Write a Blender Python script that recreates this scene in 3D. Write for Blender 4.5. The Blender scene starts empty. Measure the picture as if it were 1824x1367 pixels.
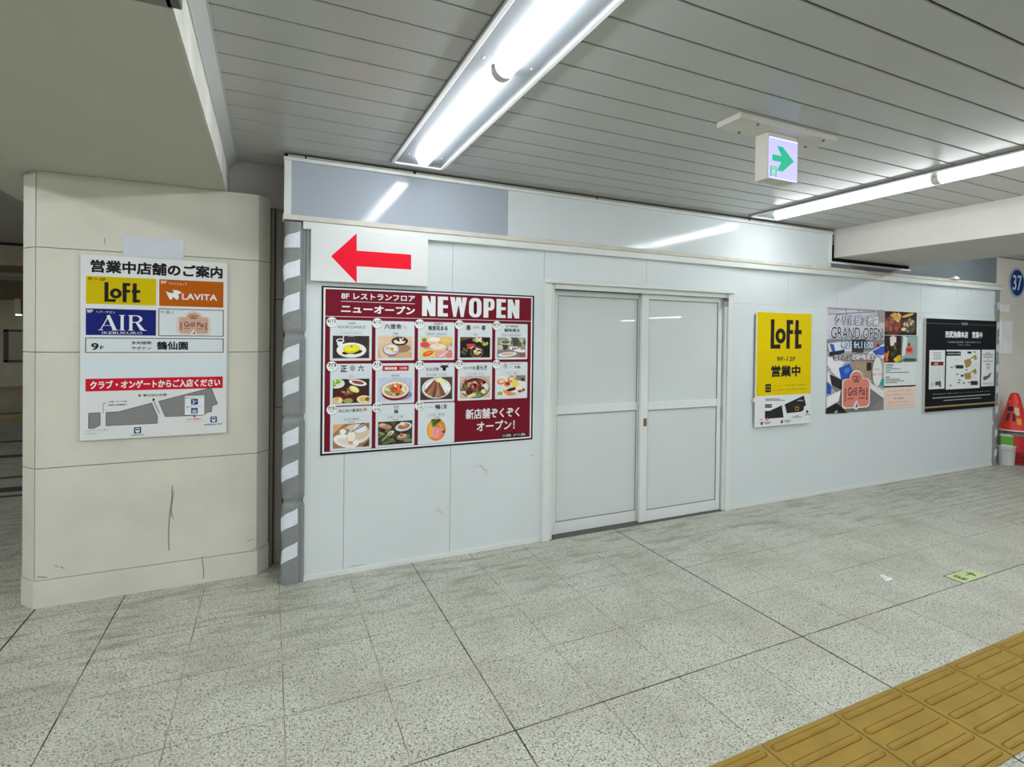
import bpy, math, random
from mathutils import Matrix, Vector

# ------------------------------------------------------------------ camera
CAM_H, FPX, CX, CY = 1.6, 947.15, 912.0, 606.858
YAW, PITCH, ROLL = [math.radians(a) for a in (24.54708691, -0.51443139, -0.70272296)]
sc = bpy.context.scene
col = sc.collection
_fw = Vector((math.sin(YAW) * math.cos(PITCH), math.cos(YAW) * math.cos(PITCH), math.sin(PITCH)))
_ri = Vector((math.cos(YAW), -math.sin(YAW), 0))
_dn = _fw.cross(_ri)
_r2 = math.cos(ROLL) * _ri + math.sin(ROLL) * _dn
_d2 = -math.sin(ROLL) * _ri + math.cos(ROLL) * _dn
cd = bpy.data.cameras.new('camera')
cam = bpy.data.objects.new('camera', cd)
col.objects.link(cam)
cam.matrix_world = Matrix.Translation((0, 0, CAM_H)) @ Matrix((_r2, -_d2, -_fw)).transposed().to_4x4()
cd.sensor_width = 36.0
cd.lens = FPX / 1824 * 36.0
cd.shift_y = -(683.5 - CY) / 1824
cd.clip_start = 0.02
sc.camera = cam
# ------------------------------------------------------------------ world, exposure
TUBE = 13.5
AMBIENT = 0.25
world = bpy.data.worlds.new('concourse_air')
sc.world = world
world.use_nodes = True
world.node_tree.nodes['Background'].inputs[0].default_value = (0.97, 1.0, 0.975, 1)
world.node_tree.nodes['Background'].inputs[1].default_value = AMBIENT
sc.view_settings.view_transform = 'Standard'
sc.view_settings.look = 'None'
sc.view_settings.exposure = 1.4
sc.view_settings.gamma = 1.0
sc.view_settings.use_curve_mapping = False
sc.cycles.use_denoising = True
sc.cycles.max_bounces = 8

# ------------------------------------------------------------------ helpers
def lin(c):
    c /= 255.0
    return c / 12.92 if c <= 0.04045 else ((c + 0.055) / 1.055) ** 2.4

def rgb(r, g, b, gain=1.0):
    return (min(.92, lin(r) * gain), min(.92, lin(g) * gain), min(.92, lin(b) * gain), 1)

INK_GAIN = 1.3
def ray(px, py):
    return _r2 * ((px - CX) / FPX) + _d2 * ((py - CY) / FPX) + _fw

def onwall(px, py, Y):
    d = ray(px, py)
    t = Y / d.y
    return (d.x * t, CAM_H + d.z * t)

def crop(ox, oy, s, Y):
    return lambda a, b: onwall(ox + a * s, oy + b * s, Y)

def set_in(bs, names, v):
    for n in names:
        if n in bs.inputs:
            bs.inputs[n].default_value = v
            return

MATS = {}
def mat(name, c, rough=0.5, spec=0.4, metal=0.0, var=0.06, scale=4.0, bump=0.0, bscale=60.0):
    if name in MATS:
        return MATS[name]
    m = bpy.data.materials.new(name)
    m.use_nodes = True
    nt = m.node_tree
    bs = nt.nodes['Principled BSDF']
    tc = nt.nodes.new('ShaderNodeTexCoord')
    nz = nt.nodes.new('ShaderNodeTexNoise')
    nz.inputs['Scale'].default_value = scale
    nz.inputs['Detail'].default_value = 5
    nt.links.new(tc.outputs['Object'], nz.inputs['Vector'])
    mr = nt.nodes.new('ShaderNodeMapRange')
    mr.inputs['From Min'].default_value = .3
    mr.inputs['From Max'].default_value = .7
    mr.inputs['To Min'].default_value = 1 - var
    mr.inputs['To Max'].default_value = 1 + var
    nt.links.new(nz.outputs['Fac'], mr.inputs['Value'])
    mx = nt.nodes.new('ShaderNodeVectorMath')
    mx.operation = 'SCALE'
    mx.inputs[0].default_value = c[:3]
    nt.links.new(mr.outputs[0], mx.inputs['Scale'])
    nt.links.new(mx.outputs[0], bs.inputs['Base Color'])
    bs.inputs['Roughness'].default_value = rough
    bs.inputs['Metallic'].default_value = metal
    set_in(bs, ['Specular IOR Level', 'Specular'], spec)
    if bump:
        n2 = nt.nodes.new('ShaderNodeTexNoise')
        n2.inputs['Scale'].default_value = bscale
        nt.links.new(tc.outputs['Object'], n2.inputs['Vector'])
        bp = nt.nodes.new('ShaderNodeBump')
        bp.inputs['Strength'].default_value = bump
        bp.inputs['Distance'].default_value = .01
        nt.links.new(n2.outputs['Fac'], bp.inputs['Height'])
        nt.links.new(bp.outputs[0], bs.inputs['Normal'])
    MATS[name] = m
    return m

def emit(name, c, strength, var=0.0):
    if name in MATS:
        return MATS[name]
    m = bpy.data.materials.new(name)
    m.use_nodes = True
    bs = m.node_tree.nodes['Principled BSDF']
    bs.inputs['Base Color'].default_value = (c[0] * .5, c[1] * .5, c[2] * .5, 1)
    set_in(bs, ['Emission Color', 'Emission'], c)
    bs.inputs['Emission Strength'].default_value = strength
    MATS[name] = m
    return m

def ink_mat():
    m = bpy.data.materials.new('printed_ink')
    m.use_nodes = True
    nt = m.node_tree
    bs = nt.nodes['Principled BSDF']
    a = nt.nodes.new('ShaderNodeAttribute')
    a.attribute_name = 'ink'
    nt.links.new(a.outputs['Color'], bs.inputs['Base Color'])
    bs.inputs['Roughness'].default_value = .6
    set_in(bs, ['Specular IOR Level', 'Specular'], .08)
    MATS['ink'] = m
    return m
ink_mat()

def tag(o, label=None, cat=None, group=None, kind=None):
    if label: o['label'] = label
    if cat: o['category'] = cat
    if group: o['group'] = group
    if kind: o['kind'] = kind
    return o

def thing(name, loc, label, cat, group=None, rz=0.0):
    o = bpy.data.objects.new(name, None)
    col.objects.link(o)
    o.location = loc
    o.rotation_euler.z = rz
    o.empty_display_size = .1
    return tag(o, label, cat, group)

class MB:
    """collects shapes, then links them as ONE mesh object"""
    def __init__(s):
        s.v, s.f, s.mi, s.smooth = [], [], [], []
    def add(s, verts, faces, mi=0, smooth=False):
        n = len(s.v)
        s.v += [tuple(p) for p in verts]
        for f in faces:
            s.f.append(tuple(n + i for i in f)); s.mi.append(mi); s.smooth.append(smooth)
        return s
    def box(s, x0, x1, y0, y1, z0, z1, mi=0, b=0.0):
        if b <= 0:
            v = [(x, y, z) for x in (x0, x1) for y in (y0, y1) for z in (z0, z1)]
            return s.add(v, [(0, 1, 3, 2), (4, 6, 7, 5), (0, 4, 5, 1), (2, 3, 7, 6), (0, 2, 6, 4), (1, 5, 7, 3)], mi)
        # chamfered box: three rings of faces
        V, F = [], []
        idx = {}
        def p(a):
            if a not in idx:
                idx[a] = len(V); V.append(a)
            return idx[a]
        X, Y, Z = (x0, x1), (y0, y1), (z0, z1)
        sg = (b, -b)
        def c(i, j, k, ax):
            q = [X[i] + sg[i], Y[j] + sg[j], Z[k] + sg[k]]
            q[ax] = (X[i], Y[j], Z[k])[ax]
            return p(tuple(q))
        for ax in range(3):
            for e in (0, 1):
                r = []
                for (a, d) in ((0, 0), (1, 0), (1, 1), (0, 1)):
                    ijk = [a, d]; ijk.insert(ax, e)
                    r.append(c(*ijk, ax))
                F.append(tuple(r) if e else tuple(reversed(r)))
        for i in (0, 1):
            for j in (0, 1):
                F.append((c(i, j, 0, 0), c(i, j, 1, 0), c(i, j, 1, 1), c(i, j, 0, 1)))
                F.append((c(i, 0, j, 0), c(i, 1, j, 0), c(i, 1, j, 2), c(i, 0, j, 2)))
                F.append((c(0, i, j, 1), c(1, i, j, 1), c(1, i, j, 2), c(0, i, j, 2)))
        for i in (0, 1):
            for j in (0, 1):
                for k in (0, 1):
                    F.append((c(i, j, k, 0), c(i, j, k, 1), c(i, j, k, 2)))
        return s.add(V, F, mi)
    def prism(s, pts, z0, z1, mi=0):
        n = len(pts)
        v = [(x, y, z0) for x, y in pts] + [(x, y, z1) for x, y in pts]
        f = [(i, (i + 1) % n, n + (i + 1) % n, n + i) for i in range(n)]
        return s.add(v, f + [tuple(reversed(range(n))), tuple(range(n, 2 * n))], mi)
    def lathe(s, cx, cy, prof, n=28, mi=0, smooth=True):
        v, f = [], []
        for r, z in prof:
            for i in range(n):
                a = 2 * math.pi * i / n
                v.append((cx + r * math.cos(a), cy + r * math.sin(a), z))
        for k in range(len(prof) - 1):
            for i in range(n):
                j = (i + 1) % n
                f.append((k * n + i, k * n + j, (k + 1) * n + j, (k + 1) * n + i))
        return s.add(v, f, mi, smooth)
    def tube(s, pts, r, n=10, mi=0):
        v, f = [], []
        P = [Vector(p) for p in pts]
        for k, p in enumerate(P):
            t = (P[min(k + 1, len(P) - 1)] - P[max(k - 1, 0)]).normalized()
            u = t.cross(Vector((0, 0, 1)) if abs(t.z) < .9 else Vector((1, 0, 0))).normalized()
            w = t.cross(u)
            for i in range(n):
                a = 2 * math.pi * i / n
                v.append(p + (u * math.cos(a) + w * math.sin(a)) * r)
        for k in range(len(P) - 1):
            for i in range(n):
                j = (i + 1) % n
                f.append((k * n + i, k * n + j, (k + 1) * n + j, (k + 1) * n + i))
        f += [tuple(range(n)), tuple(reversed(range((len(P) - 1) * n, len(P) * n)))]
        return s.add(v, f, mi, True)
    def build(s, name, mats, parent=None, org=(0, 0, 0)):
        me = bpy.data.meshes.new(name)
        me.from_pydata([(x - org[0], y - org[1], z - org[2]) for x, y, z in s.v], [], s.f)
        for m in (mats if isinstance(mats, (list, tuple)) else [mats]):
            me.materials.append(m)
        me.polygons.foreach_set('material_index', s.mi)
        me.polygons.foreach_set('use_smooth', s.smooth)
        import bmesh
        bm = bmesh.new(); bm.from_mesh(me)
        bmesh.ops.recalc_face_normals(bm, faces=bm.faces)
        bm.to_mesh(me); bm.free()
        o = bpy.data.objects.new(name, me)
        col.objects.link(o)
        if parent: o.parent = parent
        return o

def struct(mb, name, mats):
    return tag(mb.build(name, mats), kind='structure')

# -------- lettering and flat print --------------------------------------
_TXT = {}
def text_polys(s, bold=0.0, shear=0.0):
    key = (s, bold, shear)
    if key in _TXT: return _TXT[key]
    cu = bpy.data.curves.new('t', 'FONT')
    cu.body = s
    cu.size = 1
    cu.offset = bold
    cu.shear = shear
    cu.resolution_u = 3
    cu.space_character = 1 + bold * 2
    ob = bpy.data.objects.new('t', cu)
    col.objects.link(ob)
    bpy.context.view_layer.update()
    me = bpy.data.meshes.new_from_object(ob.evaluated_get(bpy.context.evaluated_depsgraph_get()))
    vs = [(v.co.x, v.co.y) for v in me.vertices]
    fs = [tuple(p.vertices) for p in me.polygons]
    bpy.data.objects.remove(ob); bpy.data.curves.remove(cu); bpy.data.meshes.remove(me)
    xs = [v[0] for v in vs] or [0, 1]; ys = [v[1] for v in vs] or [0, 1]
    a, b, c, d = min(xs), max(xs), min(ys), max(ys)
    if b - a < 1e-6: b = a + 1
    if d - c < 1e-6: d = c + 1
    _TXT[key] = ([((x - a) / (b - a), (y - c) / (d - c)) for x, y in vs], fs)
    return _TXT[key]

def clip(poly, x0, z0, x1, z1):
    def cut(P, inside, inter):
        out = []
        for i in range(len(P)):
            a, b = P[i - 1], P[i]
            if inside(b):
                if not inside(a): out.append(inter(a, b))
                out.append(b)
            elif inside(a): out.append(inter(a, b))
        return out
    for ax, lim, sgn in ((0, x0, 1), (0, x1, -1), (1, z0, 1), (1, z1, -1)):
        if not poly: break
        def inter(a, b):
            t = (lim - a[ax]) / (b[ax] - a[ax])
            return (a[0] + (b[0] - a[0]) * t, a[1] + (b[1] - a[1]) * t)
        poly = cut(poly, lambda p: (p[ax] - lim) * sgn >= 0, inter)
    return poly

LAYER = 0.00012
class Art:
    """flat printed shapes on a wall-parallel sheet facing the passage (-y)"""
    def __init__(s, Y, base=1):
        s.Y, s.k = Y, base
        s.v, s.f, s.c = [], [], []
        s.box = None
    def raw(s, pts, faces, c, gain=None):
        y = s.Y - s.k * LAYER
        n = len(s.v)
        s.v += [(x, y, z) for x, z in pts]
        cc = rgb(*c, INK_GAIN if gain is None else gain)
        for f in faces:
            s.f.append(tuple(n + i for i in f)); s.c.append(cc)
        s.k += 1
        return s
    def poly(s, pts, c):
        if s.box:
            pts = clip(list(pts), *s.box)
        if len(pts) < 3: return s
        return s.raw(pts, [tuple(range(len(pts)))], c)
    def rect(s, x0, z0, x1, z1, c):
        return s.poly([(x0, z0), (x1, z0), (x1, z1), (x0, z1)], c)
    def rrect(s, x0, z0, x1, z1, r, c):
        P = []
        for (cx, cz, a) in ((x1 - r, z1 - r, 0), (x0 + r, z1 - r, 90), (x0 + r, z0 + r, 180), (x1 - r, z0 + r, 270)):
            for q in range(0, 91, 18):
                t = math.radians(a + q)
                P.append((cx + r * math.cos(t), cz + r * math.sin(t)))
        return s.poly(P, c)
    def frame(s, x0, z0, x1, z1, w, c):
        P = [(x0, z0), (x1, z0), (x1, z1), (x0, z1), (x0 + w, z0 + w), (x1 - w, z0 + w), (x1 - w, z1 - w), (x0 + w, z1 - w)]
        return s.raw(P, [(0, 1, 5, 4), (1, 2, 6, 5), (2, 3, 7, 6), (3, 0, 4, 7)], c)
    def ell(s, cx, cz, rx, rz, c, n=26, rot=0.0, wob=0.0, seed=0, k=1.0):
        rnd = random.Random(seed)
        P = []
        cr, sr = math.cos(rot), math.sin(rot)
        for i in range(n):
            a = 2 * math.pi * i / n
            q = 1 + (rnd.uniform(-wob, wob) if wob else 0)
            x, z = rx * q * math.cos(a), rz * q * math.sin(a)
            P.append((cx + (x * cr - z * sr * k), cz + (x * sr / k + z * cr)))
        return s.poly(P, c)
    def ring(s, cx, cz, rx, rz, wx, wz, c, n=28):
        P = [(cx + rx * math.cos(6.28319 * i / n), cz + rz * math.sin(6.28319 * i / n)) for i in range(n)]
        P += [(cx + (rx - wx) * math.cos(6.28319 * i / n), cz + (rz - wz) * math.sin(6.28319 * i / n)) for i in range(n)]
        return s.raw(P, [(i, (i + 1) % n, n + (i + 1) % n, n + i) for i in range(n)], c)
    def line(s, pts, w, c):
        P, F = [], []
        for (a, b) in zip(pts[:-1], pts[1:]):
            dx, dz = b[0] - a[0], b[1] - a[1]
            l = math.hypot(dx, dz) or 1
            nx, nz = -dz / l * w / 2, dx / l * w / 2
            k = len(P)
            P += [(a[0] + nx, a[1] + nz), (b[0] + nx, b[1] + nz), (b[0] - nx, b[1] - nz), (a[0] - nx, a[1] - nz)]
            F.append((k, k + 1, k + 2, k + 3))
        return s.raw(P, F, c)
    def text(s, t, x0, z0, x1, z1, c, bold=0.0, shear=0.0):
        """bold lettering is the same outline struck several times, each a little aside"""
        V, F = text_polys(t)
        if x0 > x1: x0, x1 = x1, x0
        if z0 > z1: z0, z1 = z1, z0
        b = bold * (z1 - z0)
        hit = [(0, 0)] if bold <= 0 else [(a * b, d * b) for a, d in ((-1, -1), (1, 1), (-1, 1), (1, -1), (0, 0))]
        if bold > .03: hit += [(a * b, d * b) for a, d in ((-1, 0), (1, 0), (0, 1), (0, -1))]
        for dx, dz in hit:
            s.raw([(x0 + b + u * (x1 - x0 - 2 * b) + dx, z0 + b + w * (z1 - z0 - 2 * b) + dz) for u, w in V], F, c)
            s.k -= .94
        s.k += .94
        return s
    def build(s, name, parent, org, label=None, material=None):
        me = bpy.data.meshes.new(name)
        me.from_pydata([(x - org[0], y - org[1], z - org[2]) for x, y, z in s.v], [], s.f)
        at = me.color_attributes.new('ink', 'FLOAT_COLOR', 'CORNER')
        buf = []
        for p, c in zip(me.polygons, s.c):
            buf += list(c) * len(p.vertices)
        at.data.foreach_set('color', buf)
        me.materials.append(material or MATS['ink'])
        o = bpy.data.objects.new(name, me)
        col.objects.link(o)
        o.parent = parent
        if label: o['label'] = label
        return o

# ------------------------------------------------------------------ materials
M_white = mat('hoarding_white', rgb(216, 224, 226), .38, .35, var=.02, scale=1.5)
M_seam = mat('seam_gap_grey', rgb(120, 126, 128), .8, .1)  # plain grey backing behind the panel seams
M_upper_b = mat('upper_panel_blue_grey', rgb(168, 176, 187), .10, .28, var=.02, scale=2)
M_upper_w = mat('upper_panel_pale', rgb(216, 223, 225), .10, .28, var=.02, scale=2)
M_frame = mat('white_metal_frame', rgb(222, 226, 224), .4, .4, var=.03)
M_door = mat('door_panel_grey', rgb(210, 217, 218), .02, .45, var=.015, scale=2, bump=.006, bscale=3)
M_batten = mat('painted_timber_batten', rgb(210, 206, 196), .6, .3, var=.08, scale=9)
M_stone = mat('cream_pillar_stone', rgb(214, 212, 199), .62, .25, var=.06, scale=3.2, bump=.08, bscale=180)
M_dark = mat('dark_gap', rgb(40, 40, 38), .9, .1)
M_grey = mat('grey_wall_plaster', rgb(160, 157, 150), .85, .15)
M_slat = mat('ceiling_slat_paint', rgb(180, 182, 180), .3, .4, var=.03, scale=1.2)
M_soffit = mat('soffit_plaster', rgb(193, 193, 182), .9, .1, var=.03, scale=2, bump=.1, bscale=220)
M_fascia = mat('fascia_scuffed_plaster', rgb(200, 200, 192), .8, .2, var=.16, scale=5)
M_beam = mat('beam_white_plaster', rgb(198, 195, 190), .8, .2, var=.03, scale=3)
M_alu = mat('track_metal', rgb(120, 118, 114), .4, .5, metal=.8)
M_black = mat('black_plastic', rgb(28, 28, 28), .5, .4)
M_board = mat('white_sign_board', rgb(226, 228, 228), .5, .3, var=.02)
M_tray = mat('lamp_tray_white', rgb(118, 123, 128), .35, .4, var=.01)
M_lip = mat('lamp_tray_lip', rgb(236, 238, 240), .25, .5, var=.01)
M_holder = mat('lamp_holder_plastic', rgb(205, 200, 196), .5, .3)
M_pad = mat('grey_vinyl_padding', rgb(134, 138, 138), .42, .4, var=.08, scale=14, bump=.5, bscale=26)
M_refl = mat('silver_white_tape', rgb(222, 228, 236), .25, .5, var=.05, scale=20, bump=.2, bscale=30)
M_brass = mat('aged_brass', rgb(140, 118, 66), .45, .5, metal=.6)
M_steel = mat('dull_steel', rgb(176, 170, 160), .4, .5, metal=.7)
M_exitbody = mat('exit_sign_casing', rgb(206, 204, 196), .5, .3, var=.05)
M_red = mat('cone_red_plastic', rgb(190, 34, 40), .45, .4, var=.05)
M_redcover = mat('cone_cover_red_print', rgb(214, 52, 40), .4, .4, var=.08)
M_bucket = mat('white_bucket_plastic', rgb(206, 206, 202), .5, .3)
M_green = mat('green_print', rgb(96, 158, 60), .5, .3)
M_paper = mat('white_paper', rgb(222, 224, 224), .7, .2, var=.02)
M_wall37 = mat('beige_plaster_wall', rgb(232, 228, 218), .75, .2, var=.03, scale=2)
M_upper_shaded = mat('upper_panel_shaded', rgb(118, 127, 132), .4, .3, var=.03)  # far upper panels: their weaker light is put into a darker colour
M_far = mat('far_wall_cream', rgb(214, 208, 186), .7, .2)
M_brown = mat('corridor_ceiling_brown', rgb(150, 138, 120), .8, .2)
M_grime = mat('grime_mark', rgb(96, 92, 84), .8, .2, var=.2, scale=20)

def N(nt, t, **kw):
    n = nt.nodes.new(t)
    for k, v in kw.items(): setattr(n, k, v)
    return n

def floor_mat(name, dots=False, tint=(1, 1, 1)):
    m = bpy.data.materials.new(name)
    m.use_nodes = True
    nt = m.node_tree; L = nt.links.new
    bs = nt.nodes['Principled BSDF']
    tc = N(nt, 'ShaderNodeTexCoord')
    P = tc.outputs['Object']
    def ramp(src, stops):
        r = N(nt, 'ShaderNodeValToRGB')
        while len(r.color_ramp.elements) < len(stops): r.color_ramp.elements.new(.5)
        for e, (p, c) in zip(r.color_ramp.elements, stops):
            e.position = p; e.color = c
        L(src, r.inputs[0])
        return r.outputs[0]
    def mixc(f, a, b):
        x = N(nt, 'ShaderNodeMix', data_type='RGBA')
        if isinstance(f, float): x.inputs[0].default_value = f
        else: L(f, x.inputs[0])
        for sock, v in ((6, a), (7, b)):
            if isinstance(v, tuple): x.inputs[sock].default_value = v
            else: L(v, x.inputs[sock])
        return x.outputs[2]
    def noise(scale, detail=4, vec=None, rough=.55):
        n = N(nt, 'ShaderNodeTexNoise')
        n.inputs['Scale'].default_value = scale
        n.inputs['Detail'].default_value = detail
        n.inputs['Roughness'].default_value = rough
        L(vec or P, n.inputs['Vector'])
        return n.outputs['Fac']
    # granite grains
    vo = N(nt, 'ShaderNodeTexVoronoi'); vo.inputs['Scale'].default_value = 150
    L(P, vo.inputs['Vector'])
    sep = N(nt, 'ShaderNodeSeparateColor'); L(vo.outputs['Color'], sep.inputs[0])
    g = lambda r, gg, b: rgb(r * tint[0], gg * tint[1], b * tint[2], .78)
    grain = ramp(sep.outputs[0], [(0, g(92, 92, 84)), (.06, g(128, 128, 116)), (.14, g(200, 202, 186)), (.6, g(222, 223, 208)), (.9, g(236, 236, 224)), (1, g(168, 166, 150))])
    fine = noise(120, 3)
    grain = mixc(.5, grain, ramp(fine, [(.40, g(116, 116, 102)), (.47, g(196, 197, 180)), (.62, g(250, 250, 238))]))
    vo2 = N(nt, 'ShaderNodeTexVoronoi'); vo2.inputs['Scale'].default_value = 75
    L(P, vo2.inputs['Vector'])
    speck = ramp(vo2.outputs['Distance'], [(.20, (1, 1, 1, 1)), (.30, (0, 0, 0, 1))])
    sp2 = N(nt, 'ShaderNodeSeparateColor'); L(vo2.outputs['Color'], sp2.inputs[0])
    pick = ramp(sp2.outputs[1], [(.55, (0, 0, 0, 1)), (.6, (1, 1, 1, 1))])
    mm = N(nt, 'ShaderNodeMath', operation='MULTIPLY'); L(speck, mm.inputs[0]); L(pick, mm.inputs[1])
    m8 = N(nt, 'ShaderNodeMath', operation='MULTIPLY'); L(mm.outputs[0], m8.inputs[0]); m8.inputs[1].default_value = .92
    c = mixc(m8.outputs[0], grain, g(52, 52, 48))
    # cloudy traffic dirt
    d1 = ramp(noise(2.3, 6), [(.42, (0, 0, 0, 1)), (.72, (1, 1, 1, 1))])
    k1 = N(nt, 'ShaderNodeMath', operation='MULTIPLY'); L(d1, k1.inputs[0]); k1.inputs[1].default_value = .38
    c = mixc(k1.outputs[0], c, g(142, 140, 118))
    # diagonal dried mop strokes, strongest along the hoarding
    for ang, seed in ((52, 0.0), (-48, 7.3)):
        mp = N(nt, 'ShaderNodeMapping')
        mp.inputs['Rotation'].default_value = (0, 0, math.radians(ang))
        mp.inputs['Scale'].default_value = (3.0, 15, 1)
        mp.inputs['Location'].default_value = (seed, seed, 0)
        L(P, mp.inputs['Vector'])
        st = ramp(noise(1.0, 3, mp.outputs[0]), [(.54, (0, 0, 0, 1)), (.64, (1, 1, 1, 1))])
        xyz = N(nt, 'ShaderNodeSeparateXYZ'); L(P, xyz.inputs[0])
        mk = N(nt, 'ShaderNodeMapRange'); mk.inputs['From Min'].default_value = 2.5; mk.inputs['From Max'].default_value = 3.3
        mk.inputs['To Min'].default_value = .06; mk.inputs['To Max'].default_value = .38
        L(xyz.outputs['Y'], mk.inputs['Value'])
        k2 = N(nt, 'ShaderNodeMath', operation='MULTIPLY'); L(st, k2.inputs[0]); L(mk.outputs[0], k2.inputs[1])
        c = mixc(k2.outputs[0], c, g(120, 119, 100))
    hgt = None
    if dots:
        xyz = N(nt, 'ShaderNodeSeparateXYZ'); L(P, xyz.inputs[0])
        parts = []
        for ax in ('X', 'Y'):
            a = N(nt, 'ShaderNodeMath', operation='MULTIPLY'); L(xyz.outputs[ax], a.inputs[0]); a.inputs[1].default_value = 2 * math.pi / .09
            b = N(nt, 'ShaderNodeMath', operation='SINE'); L(a.outputs[0], b.inputs[0]); parts.append(b)
        ml = N(nt, 'ShaderNodeMath', operation='ADD'); L(parts[0].outputs[0], ml.inputs[0]); L(parts[1].outputs[0], ml.inputs[1])
        dot = ramp(ml.outputs[0], [(.55, (0, 0, 0, 1)), (.95, (1, 1, 1, 1))])
        k3 = N(nt, 'ShaderNodeMath', operation='MULTIPLY'); L(dot, k3.inputs[0]); k3.inputs[1].default_value = .4
        c = mixc(k3.outputs[0], c, g(118, 116, 104))
        hgt = dot
    L(c, bs.inputs['Base Color'])
    bs.inputs['Roughness'].default_value = .42
    set_in(bs, ['Specular IOR Level', 'Specular'], .3)
    if hgt:
        bp = N(nt, 'ShaderNodeBump'); bp.inputs['Strength'].default_value = .5; bp.inputs['Distance'].default_value = .004
        L(hgt, bp.inputs['Height']); L(bp.outputs[0], bs.inputs['Normal'])
    return m

def joint_mat(name, a, b):
    m = bpy.data.materials.new(name); m.use_nodes = True
    nt = m.node_tree; L = nt.links.new
    bs = nt.nodes['Principled BSDF']
    tc = N(nt, 'ShaderNodeTexCoord'); nz = N(nt, 'ShaderNodeTexNoise'); nz.inputs['Scale'].default_value = 4.5; nz.inputs['Detail'].default_value = 6
    L(tc.outputs['Object'], nz.inputs['Vector'])
    r = N(nt, 'ShaderNodeValToRGB'); r.color_ramp.elements[0].position = .42; r.color_ramp.elements[1].position = .62
    r.color_ramp.elements[0].color = a; r.color_ramp.elements[1].color = b
    L(nz.outputs['Fac'], r.inputs[0]); L(r.outputs[0], bs.inputs['Base Color'])
    bs.inputs['Roughness'].default_value = .85
    return m

# ------------------------------------------------------------------ setting: floor
XS = [-1.207 + .4252 * k for k in range(-16, 17)]
YS = [3.30 - .4555 * k for k in range(-8, 14)][::-1]
X_SPLIT = 5.98
def build_floor():
    mb = MB()
    xs = [x for x in XS if x < X_SPLIT - .2] + [X_SPLIT] + [6.5, 6.95, 7.4, 7.85, 8.3, 8.75, 9.2, 9.65, 10.1]
    dark_x = {-1.207: 3, 2.6198: 3, -.7818: 2, .9190: 2, X_SPLIT: 2}
    def lvl_x(x):
        for k, v in dark_x.items():
            if abs(k - x) < .01: return v
        return 1
    def lvl_y(y):
        return 2 if abs(y - 1.9335) < .02 else 1
    W = {1: .0022, 2: .0030, 3: .0042}
    xc, yc = [], []
    for x in xs: xc.append((x - W[lvl_x(x)], x + W[lvl_x(x)], lvl_x(x)))
    for y in YS: yc.append((y - W[lvl_y(y)], y + W[lvl_y(y)], lvl_y(y)))
    def cells(cs, lo, hi):
        out, p = [], lo
        for a, b, l in cs:
            out.append((p, a, 0)); out.append((a, b, l)); p = b
        out.append((p, hi, 0))
        return out
    CXs, CYs = cells(xc, -20, 30), cells(yc, -28, 24)
    vi = {}
    V, F, MI = [], [], []
    def vid(x, y):
        k = (x, y)
        if k not in vi: vi[k] = len(V); V.append((x, y, 0))
        return vi[k]
    for (x0, x1, lx) in CXs:
        for (y0, y1, ly) in CYs:
            F.append((vid(x0, y0), vid(x1, y0), vid(x1, y1), vid(x0, y1)))
            l = max(lx, ly)
            if l == 0 and x0 >= X_SPLIT: l = 4
            MI.append(l)
    for f, m in zip(F, MI): mb.f.append(f); mb.mi.append(m); mb.smooth.append(False)
    mb.v = V
    j1 = joint_mat('joint_faint', rgb(108, 107, 92), rgb(164, 163, 144))
    j2 = joint_mat('joint_mid', rgb(44, 44, 40), rgb(124, 122, 106))
    j3 = joint_mat('joint_dark', rgb(30, 30, 28), rgb(62, 62, 56))
    return struct(mb, 'floor', [floor_mat('granite_tile'), j1, j2, j3, floor_mat('dimpled_tile', True)])
build_floor()

# ------------------------------------------------------------------ setting: ceiling of painted slats
ZC = 2.741
SL = .1787
seams = [2.131 + SL * k for k in range(-60, 10)] + [3.985]
def build_ceiling():
    mb = MB()
    for a, b in zip(seams[:-1], seams[1:]):
        mb.box(-.205, 5.36, a + .0045, b - .0045, ZC, ZC + .012, b=.003)
    mb.box(-.26, 5.36, seams[0], 4.0, ZC + .03, ZC + .05, 1)
    mb.box(6.60, 30, -28, 3.86, ZC, ZC + .05, 0)
    mb.box(-16, -1.58, -16, 9.06, ZC, ZC + .05, 0)
    return struct(mb, 'ceiling', [M_slat, M_dark])
build_ceiling()
# low soffit over the pillar, with its scuffed fascia and an edge trim
mb = MB()
mb.box(-1.6, -.262, -16, 20, 2.508, 2.80)
struct(mb, 'trim_beam_left', M_soffit)
mb = MB()
mb.box(-.262, -.252, -12, 3.99, 2.506, 2.672)
struct(mb, 'trim_1', M_fascia)
mb = MB()
mb.box(-.262, -.246, -12, 3.985, 2.672, 2.684)
mb.prism([(-.246, -12), (-.2, -12), (-.2, 3.985), (-.246, 3.985)], 2.728, 2.742)
mb.add([(-.246, -12, 2.684), (-.246, 3.985, 2.684), (-.205, 3.985, 2.728), (-.205, -12, 2.728)], [(0, 1, 2, 3)])
struct(mb, 'trim_2', M_slat)
# right-hand beam
mb = MB()
mb.box(5.337, 6.64, -16, 3.655, 2.45, 2.80, b=.004)
struct(mb, 'trim_4', M_beam)
# bracket under the soffit edge at the very top of the view
bx = thing('cable_box', (-.27, 1.80, 2.508), 'small grey metal box fixed to the soffit edge at the top left', 'box')
MB().box(-.36, -.245, 1.50, 1.735, 2.488, 2.508, b=.004).build('box_body', mat('cable_box_grey', rgb(120, 120, 116), .6), bx, bx.location)
MB().box(-.262, -.225, 1.52, 1.728, 2.488, 2.54, b=.003).build('box_flange', mat('cable_box_dark', rgb(84, 84, 82), .6), bx, bx.location)

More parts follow.
